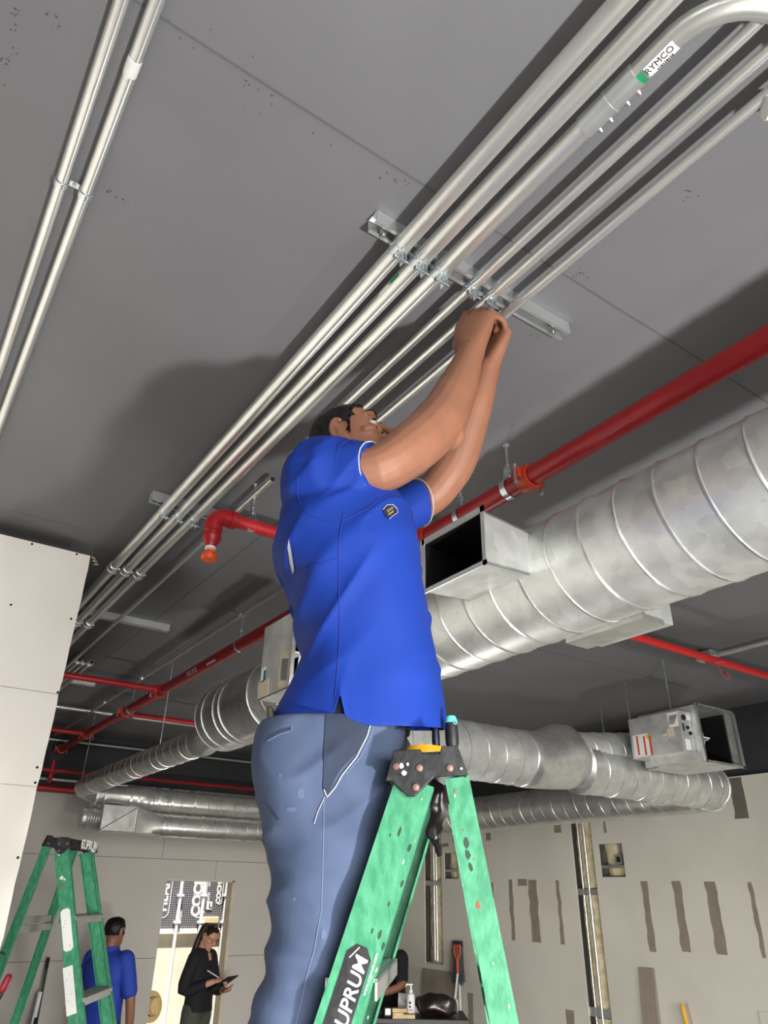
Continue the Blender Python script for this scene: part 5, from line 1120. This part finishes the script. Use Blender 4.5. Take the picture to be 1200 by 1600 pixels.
# --- trousers
tabR = [(2.45, -.085, .145), (2.42, -.10, .142), (2.395, -.125, .138), (2.371, -.143, .130), (2.31, -.143, .114), (2.242, -.130, .096), (2.145, -.100, .085), (2.064, -.088, .058), (1.987, -.096, .036), (1.941, -.107, .02), (1.905, -.122, .004), (1.8, -.155, -.05), (1.65, -.20, -.085), (1.50, -.215, -.075), (1.475, -.215, -.07)]
mb = MB()
def leg(lc, hw, da, zt_):
    rr = []
    for i in range(34):
        z = 1.475+(zt_-1.475)*i/33; b_, f_ = interp(tabR, z); b_ += da; f_ += da; w_ = interp([(1.475, .062), (1.7, .062), (1.95, .075), (2.2, .092), (2.35, .098), (2.44, .095)], z)[0]*hw
        rr.append([B((f_+b_)/2+(f_-b_)/2*math.copysign(abs(math.cos(a))**.85, math.cos(a)), lc(z)+w_*math.copysign(abs(math.sin(a))**.85, math.sin(a)), z) for a in [2*math.pi*j/36 for j in range(36)]])
    mb.loft(rr)
leg(lambda z: -.085-.012*(2.4-z), 1., 0, 2.38); leg(lambda z: .085+.012*(2.4-z), 1., .012, 2.38)
rr = []
for i in range(12):
    z = 2.27+(2.445-2.27)*i/11; b_, f_ = interp(tabR, z); rr.append([B((f_+b_)/2+(f_-b_)/2*math.copysign(abs(math.cos(a))**.85, math.cos(a))*.985, .165*(1-max(0, z-2.34)/.105*.16)*math.copysign(abs(math.sin(a))**.8, math.sin(a)), z) for a in [2*math.pi*j/48 for j in range(48)]])
mb.loft(rr)
def crease(p):
    q = p-AB; a = q@FB; l = q@LB; z = p[2]; c = B(-.03, -.085 if l < 0 else .085, z); d_ = nrm(p-c) if np.linalg.norm(p-c) > 1e-6 else EZ
    k1 = 1-abs(noise.noise((a*5+z*9, z*5-a*6, 1.3 if l < 0 else 5.1)))*2.6
    knee = max(0, 1-abs(z-1.97)/.12); k2 = math.sin(z*105+a*28+2.2*noise.noise((a*9, z*9, 2)))
    k3 = max(0, 1-abs(noise.noise((a*7-z*6.5, z*3+a*3, 9.1 if l < 0 else 3.3)))*2.4)**2
    return p+d_*(.0045*k1+.0034*k2*knee+.0085*k3*max(0, min(1, (2.36-z)/.08)))
trousers = fused(mb, 'trousers', m_jean, worker, .006, 6, .5, crease)
bt = bvh_of(trousers)
drape_line(bt, [(511, 1118), (507, 1160), (505, 1235)], .0012, m_jeanD, 'side_seam', trousers, .0012); drape_line(bt, [(506, 1250), (505, 1330), (502, 1420), (492, 1480), (478, 1530), (462, 1600)], .0008, m_stitch, 'side_seam', trousers, .0006)
drape_patch(bt, [(509, 1116), (580, 1118), (572, 1145), (555, 1178), (530, 1205), (512, 1240), (506, 1230), (506, 1170)], m_jeanD, 'pocket_lining', trousers, .002, 6, 5)
drape_line(bt, [(581, 1122), (573, 1150), (556, 1184), (534, 1212), (524, 1230), (511, 1246), (506, 1234)], .0011, m_fray, 'frayed_pocket_edge', trousers, .003, 4)
drape_line(bt, [(586, 1122), (579, 1150), (562, 1184), (540, 1210)], .0009, m_stitch, 'pocket_stitch', trousers, .001, 4); drape_line(bt, [(507, 1246), (496, 1270), (491, 1288)], .0007, m_fray, 'loose_thread', trousers, .002, 4)
drape_line(bt, [(414, 1160), (425, 1150), (440, 1142), (455, 1138)], .0014, m_jeanD, 'back_pocket_edge', trousers, .001, 4); drape_line(bt, [(418, 1158), (436, 1148), (456, 1142), (456, 1134)], .0008, m_stitch, 'pocket_stitch', trousers, .001, 4)
drape_line(bt, [(418, 1252), (430, 1272), (436, 1280)], .0018, m_jeanD, 'back_pocket_edge', trousers, .001, 4)
for px, py, rx, ry in ((455, 1265, 8, 4), (470, 1240, 6, 9), (438, 1212, 3, 3), (505, 1460, 4, 8), (460, 1405, 3, 3), (525, 1180, 3, 3)):
    drape_patch(bt, [(px+rx*math.cos(t_), py+ry*math.sin(t_)+rx*.4*math.sin(t_*3)*.3) for t_ in [6.283*k/9 for k in range(9)]], mat('dusty mark', (80, 92, 120), .9) if 'dusty mark' not in MATS else MATS['dusty mark'], 'dust_mark', trousers, .0008, 2, 4)
# boots on the step, things carried
for s in (-1, 1):
    mb = MB(); c = B(-.135, s*.105, 1.43)
    mb.limb([c+EZ*.10-FB*.03, c+EZ*.05-FB*.03], [.048, .05], 14, 2); mb.limb([c+EZ*.04-FB*.075, c+EZ*.045+FB*.03, c+EZ*.036+FB*.14], [.038, .046, .034], 14, 3)
    bt_ = fused(mb, 'boot', m_shoe, worker, .008, 3, .5, lambda p: A3(p[0], p[1], max(p[2], 1.432)))
mb = MB(); mb.box(WP(426, 1137, -.10), (.012, .05, .07), (nrm(FB+EZ*.2), LB, nrm(EZ-FB*.2))); tag(build(mb, 'wallet', mat('dark leather', (62, 54, 40), .6), smooth=False, bevel=.004), 'dark wallet sticking out of the back trouser pocket', 'wallet')
p = B(.118, -.06, 2.352); t = thing('tool_pouch', p, 'black tool pouch at the front of the worker\'s belt', 'pouch'); mb = MB(); mb.box(p, (.03, .06, .11), (FB, LB, EZ)); build(mb, 'pouch', m_blk, t, smooth=False, bevel=.008); mb = MB(); mb.box(p+FB*.012+EZ*.03, (.022, .066, .03), (FB, LB, EZ)); build(mb, 'flap', m_black, t, smooth=False, bevel=.006); mb = MB(); mb.box(p-FB*.018+EZ*.02, (.012, .05, .14), (FB, LB, EZ)); build(mb, 'belt_loop', m_blk, t, smooth=False)
# ================================================================== PEOPLE IN THE BACKGROUND
def figure(base, f, H, label, top_m, leg_m, skin_m, hair_m, arms, lean=0., pitch=0., yaw=0., long_sleeve=False, hair_fn=None, fem=False, head_fwd=0., collar=None):
    s = H/1.72; base = np.array(base, float); f = nrm(A3(f[0], f[1], 0)); l = A3(-f[1], f[0], 0)
    t = thing('person', base, label, 'person')
    def P(x, y, z): x = x+max(0, z-.92)*lean; return base+(f*x+l*y+EZ*z)*s
    sw = .165 if fem else .185
    hc = P(.02+head_fwd, 0, 1.585-.02*abs(pitch)); cy, sy = math.cos(yaw), math.sin(yaw); f1 = f*cy+l*sy; l1 = l*cy-f*sy; hf_ = f1*math.cos(pitch)+EZ*math.sin(pitch); hu_ = -f1*math.sin(pitch)+EZ*math.cos(pitch)
    HQ = lambda x, y, z: hc+(hf_*x+l1*y+hu_*z)*s*1.0
    mb = MB(); head_mesh(mb, HQ)
    mb.limb([P(-.02, 0, 1.40), HQ(-.02, 0, -.06)], [.056*s, .052*s], 12, 3); mb.limb([P(0, 0, 1.36), P(0, 0, 1.15), P(0, 0, .95)], [.10*s, .10*s, .11*s], 14, 3); mb.limb([P(0, -sw+.03, 1.38), P(0, sw-.03, 1.38)], [.05*s, .05*s], 10, 3)
    for k in (-1, 1): mb.limb([P(0, k*.085, .92), P(.01, k*.09, .5), P(-.01, k*.095, .08)], [.075*s, .05*s, .038*s], 12, 4)
    for k, A_ in arms.items():
        pts = [P(0, k*(sw-.01), 1.385)]+[P(*q) for q in A_['pts']]; mb.limb(pts, [.048*s, .04*s, .03*s], 12, 4)
        hand(mb, pts[-1]+nrm(pts[-1]-pts[-2])*.012, P(*A_['pts'][1])+l*0+np.array(A_.get('hd', pts[-1]-pts[-2]))-P(*A_['pts'][1]), np.array(A_['n'][0]*f+A_['n'][1]*l+A_['n'][2]*EZ), np.array(A_['s'][0]*f+A_['s'][1]*l+A_['s'][2]*EZ), .95*s, [A_.get('curl', (25, 30, 20))]*4)
    fused(mb, 'body', skin_m, t, .0075, 2, .5)
    mb = MB(); d1 = .115 if fem else .125
    rr = []
    for z, w_, dp in ((.90, .175, d1+.01), (1.0, .17, d1), (1.12, .165, d1), (1.25, .185, d1+.005), (1.34, sw+.012, d1-.005), (1.40, sw-.02, .095), (1.44, .09, .075), (1.465, .06, .06)): rr.append([P(dp*math.copysign(abs(math.cos(a))**.85, math.cos(a))+(-.01 if z > 1.2 else .01), w_*math.copysign(abs(math.sin(a))**.85, math.sin(a)), z) for a in [2*math.pi*j/28 for j in range(28)]])
    mb.loft(rr)
    for k, A_ in arms.items():
        p0, p1, p2 = P(0, k*(sw-.02), 1.375), P(*A_['pts'][0]), P(*A_['pts'][1])
        if long_sleeve: mb.limb([p0, p1, p1+(p2-p1)*.72], [.075*s, .058*s, .043*s], 14, 4)
        else: mb.limb([p0, p0+(p1-p0)*.45, p0+(p1-p0)*.78], [.078*s, .07*s, .066*s], 14, 4)
    fused(mb, 'shirt', top_m, t, .010, 4, .5, lambda p: p+nrm(p-(base+EZ*p[2]*1)+1e-6)*.006*noise.noise(Vector(p)*13))
    if collar is not None:
        mb = MB(); mb.lathe([(.062*s, 0), (.066*s, .03*s), (.075*s, .034*s), (.085*s, .0)], P(-.012, 0, 1.437), nrm(EZ+f*lean), 24); cl = build(mb, 'collar', top_m, t); mb = MB(); mb.lathe([(.0665*s, .030*s), (.0675*s, .034*s)], P(-.012, 0, 1.437), nrm(EZ+f*lean), 24); build(mb, 'collar_trim', collar, cl)
    mb = MB()
    for k in (-1, 1): mb.limb([P(0, k*.085, .90), P(.0, k*.095, .74), P(.015, k*.1, .48), P(-.01, k*.1, .12)], [.105*s, .098*s, .08*s, .066*s], 16, 4)
    mb.limb([P(0, -.07, .93), P(0, .07, .93)], [.108*s, .108*s], 14, 3)
    fused(mb, 'trousers', leg_m, t, .012, 4, .5, lambda p: p+f*.008*noise.noise(Vector(p)*12))
    for k in (-1, 1):
        mb = MB(); mb.limb([P(-.07, k*.1, .045), P(.04, k*.1, .05), P(.17, k*.105, .035)], [.04*s, .045*s, .035*s], 12, 3); fused(mb, 'shoe', m_shoe, t, .01, 2, .5, lambda p: A3(p[0], p[1], max(p[2], base[2]+.002)))
    hair_cap(HQ, hair_fn or hairline, 'hair', hair_m, t, .008, .004, 56, 40)
    return t, P, HQ, f, l
m_blackcloth = mat('black jersey', (20, 20, 25), .85, var=.1); m_olive = mat('olive grey cargo cloth', (70, 74, 64), .85, var=.08, vscale=12); m_skinL = mat('light skin', (196, 144, 118), .5, var=.04); m_brownhair = mat('dark brown hair', (34, 22, 18), .45, var=.3, vscale=60, stretch=(1, 1, .3))
m_blue2 = mat('blue polo cloth', (32, 60, 160), .75, var=.06); m_dkjean = mat('dark jeans', (40, 46, 60), .85)
# woman writing on a tablet in the doorway
pw = ony(314, 1520, 8.38); wf = nrm(FB*.93-LB*.38)
def hair_w(x, y, z):
    if z > .075: return True
    if abs(y) > .06 and -.02 < x < .012 and z < .0: return False
    return x < (.055 if z > .05 else .035 if z > .02 else .012 if z > -.03 else -.03) and z > -.09
wom, P, HQ, f_, l_ = figure((pw[0], pw[1], ZF), wf, 1.70, 'woman in black top writing on a tablet in the doorway', m_blackcloth, m_olive, m_skinL, m_brownhair,
    {-1: dict(pts=[(-.03, -.235, 1.10), (.22, -.10, 1.17)], n=(-.3, -.5, .8), s=(.2, .9, .3), curl=(35, 45, 30)), 1: dict(pts=[(.06, .22, 1.09), (.27, .05, 1.09)], n=(.2, .1, -1), s=(.2, 1, .1), curl=(10, 15, 10))},
    pitch=-.62, yaw=-.12, long_sleeve=True, hair_fn=hair_w, fem=True, head_fwd=.045)
mb = MB(); mb.limb([HQ(-.09, 0, .045), HQ(-.125, 0, -.01), P(-.115, -.02, 1.40), P(-.12, -.02, 1.24)], [.034, .034, .03, .012], 12, 4); build(mb, 'ponytail', m_brownhair, wom)
mb = MB()
for k in (-1, 1): mb.tube(ring(HQ(.092, k*.03, .004), hf if False else HQ(1, 0, 0)-HQ(0, 0, 0), .019, .001, 18), .0016, 5, closed=True)
mb.tube([HQ(.094, -.012, .006), HQ(.094, .012, .006)], .0016, 5); mb.tube([HQ(.09, -.05, .006), HQ(0, -.078, .008)], .0016, 5); mb.tube([HQ(.09, .05, .006), HQ(0, .078, .008)], .0016, 5)
build(mb, 'glasses', m_blk, wom)
for k in (-1,):
    mb = MB(); mb.box(P(.0, k*.165, .66), (.15, .05, .2), (f_, l_, EZ)); build(mb, 'cargo_pocket', m_olive, wom, bevel=.012)
tu = nrm(f_*.80+EZ*.5); tn = nrm(-f_*.5+EZ*.80); tc_ = P(.30, -.01, 1.155); tab_ = thing('tablet', tc_, 'dark tablet held by the woman in the doorway', 'tablet')
mb = MB(); mb.box(tc_, (.26, .20, .010), (tu, l_, tn)); build(mb, 'case', m_blk, tab_, smooth=False, bevel=.004); mb = MB(); mb.box(tc_+tn*.0056, (.235, .175, .001), (tu, l_, tn)); build(mb, 'screen', mat('dark glass', (34, 38, 44), .15), tab_, smooth=False)
mb = MB(); q = P(.225, -.05, 1.215); mb.tube([q-f_*.10+EZ*.05-l_*.02, q+f_*.05-EZ*.02+l_*.02], .0055, 8); tag(build(mb, 'stylus', m_white), 'white stylus in the woman\'s hand', 'pen')
# man in blue polo seen from behind
pb = at(167, 1520, 6.25)
figure((pb[0], pb[1], ZF), nrm(LB*.95+FB*.3), 1.79, 'man in blue polo seen from behind, past the far ladder', m_blue2, m_dkjean, m_skin, m_hair,
       {-1: dict(pts=[(.02, -.255, 1.10), (.10, -.24, .84)], n=(.1, -1, 0), s=(1, 0, 0)), 1: dict(pts=[(.02, .255, 1.10), (.12, .22, .85)], n=(.1, 1, 0), s=(1, 0, 0))},
       hair_fn=lambda x, y, z: (z > .075) or (x < .03 and z > -.035+.0*x and not (abs(y) > .055 and -.03 < x < .012 and z < .018)), collar=m_trim)
# person in black bending over the table
pk = CAM+ray(612, 1590)*(((ta+ty*.92-CAM)@ty)/(ray(612, 1590)@ty))
figure((pk[0], pk[1], ZF), nrm(-ty*.85-tx*.5), 1.76, 'person in black T-shirt bending over the table behind the ladder', m_blackcloth, m_dkjean, m_skin, m_hair,
       {1: dict(pts=[(.16, .24, 1.17), (.40, .06, 1.09)], n=(.2, .6, .8), s=(.1, -.9, .2), curl=(30, 40, 30)), -1: dict(pts=[(.10, -.25, 1.14), (.36, -.12, 1.10)], n=(.2, -.6, .8), s=(.1, .9, .2), curl=(30, 40, 30))}, lean=.26, pitch=-.5, head_fwd=.02)
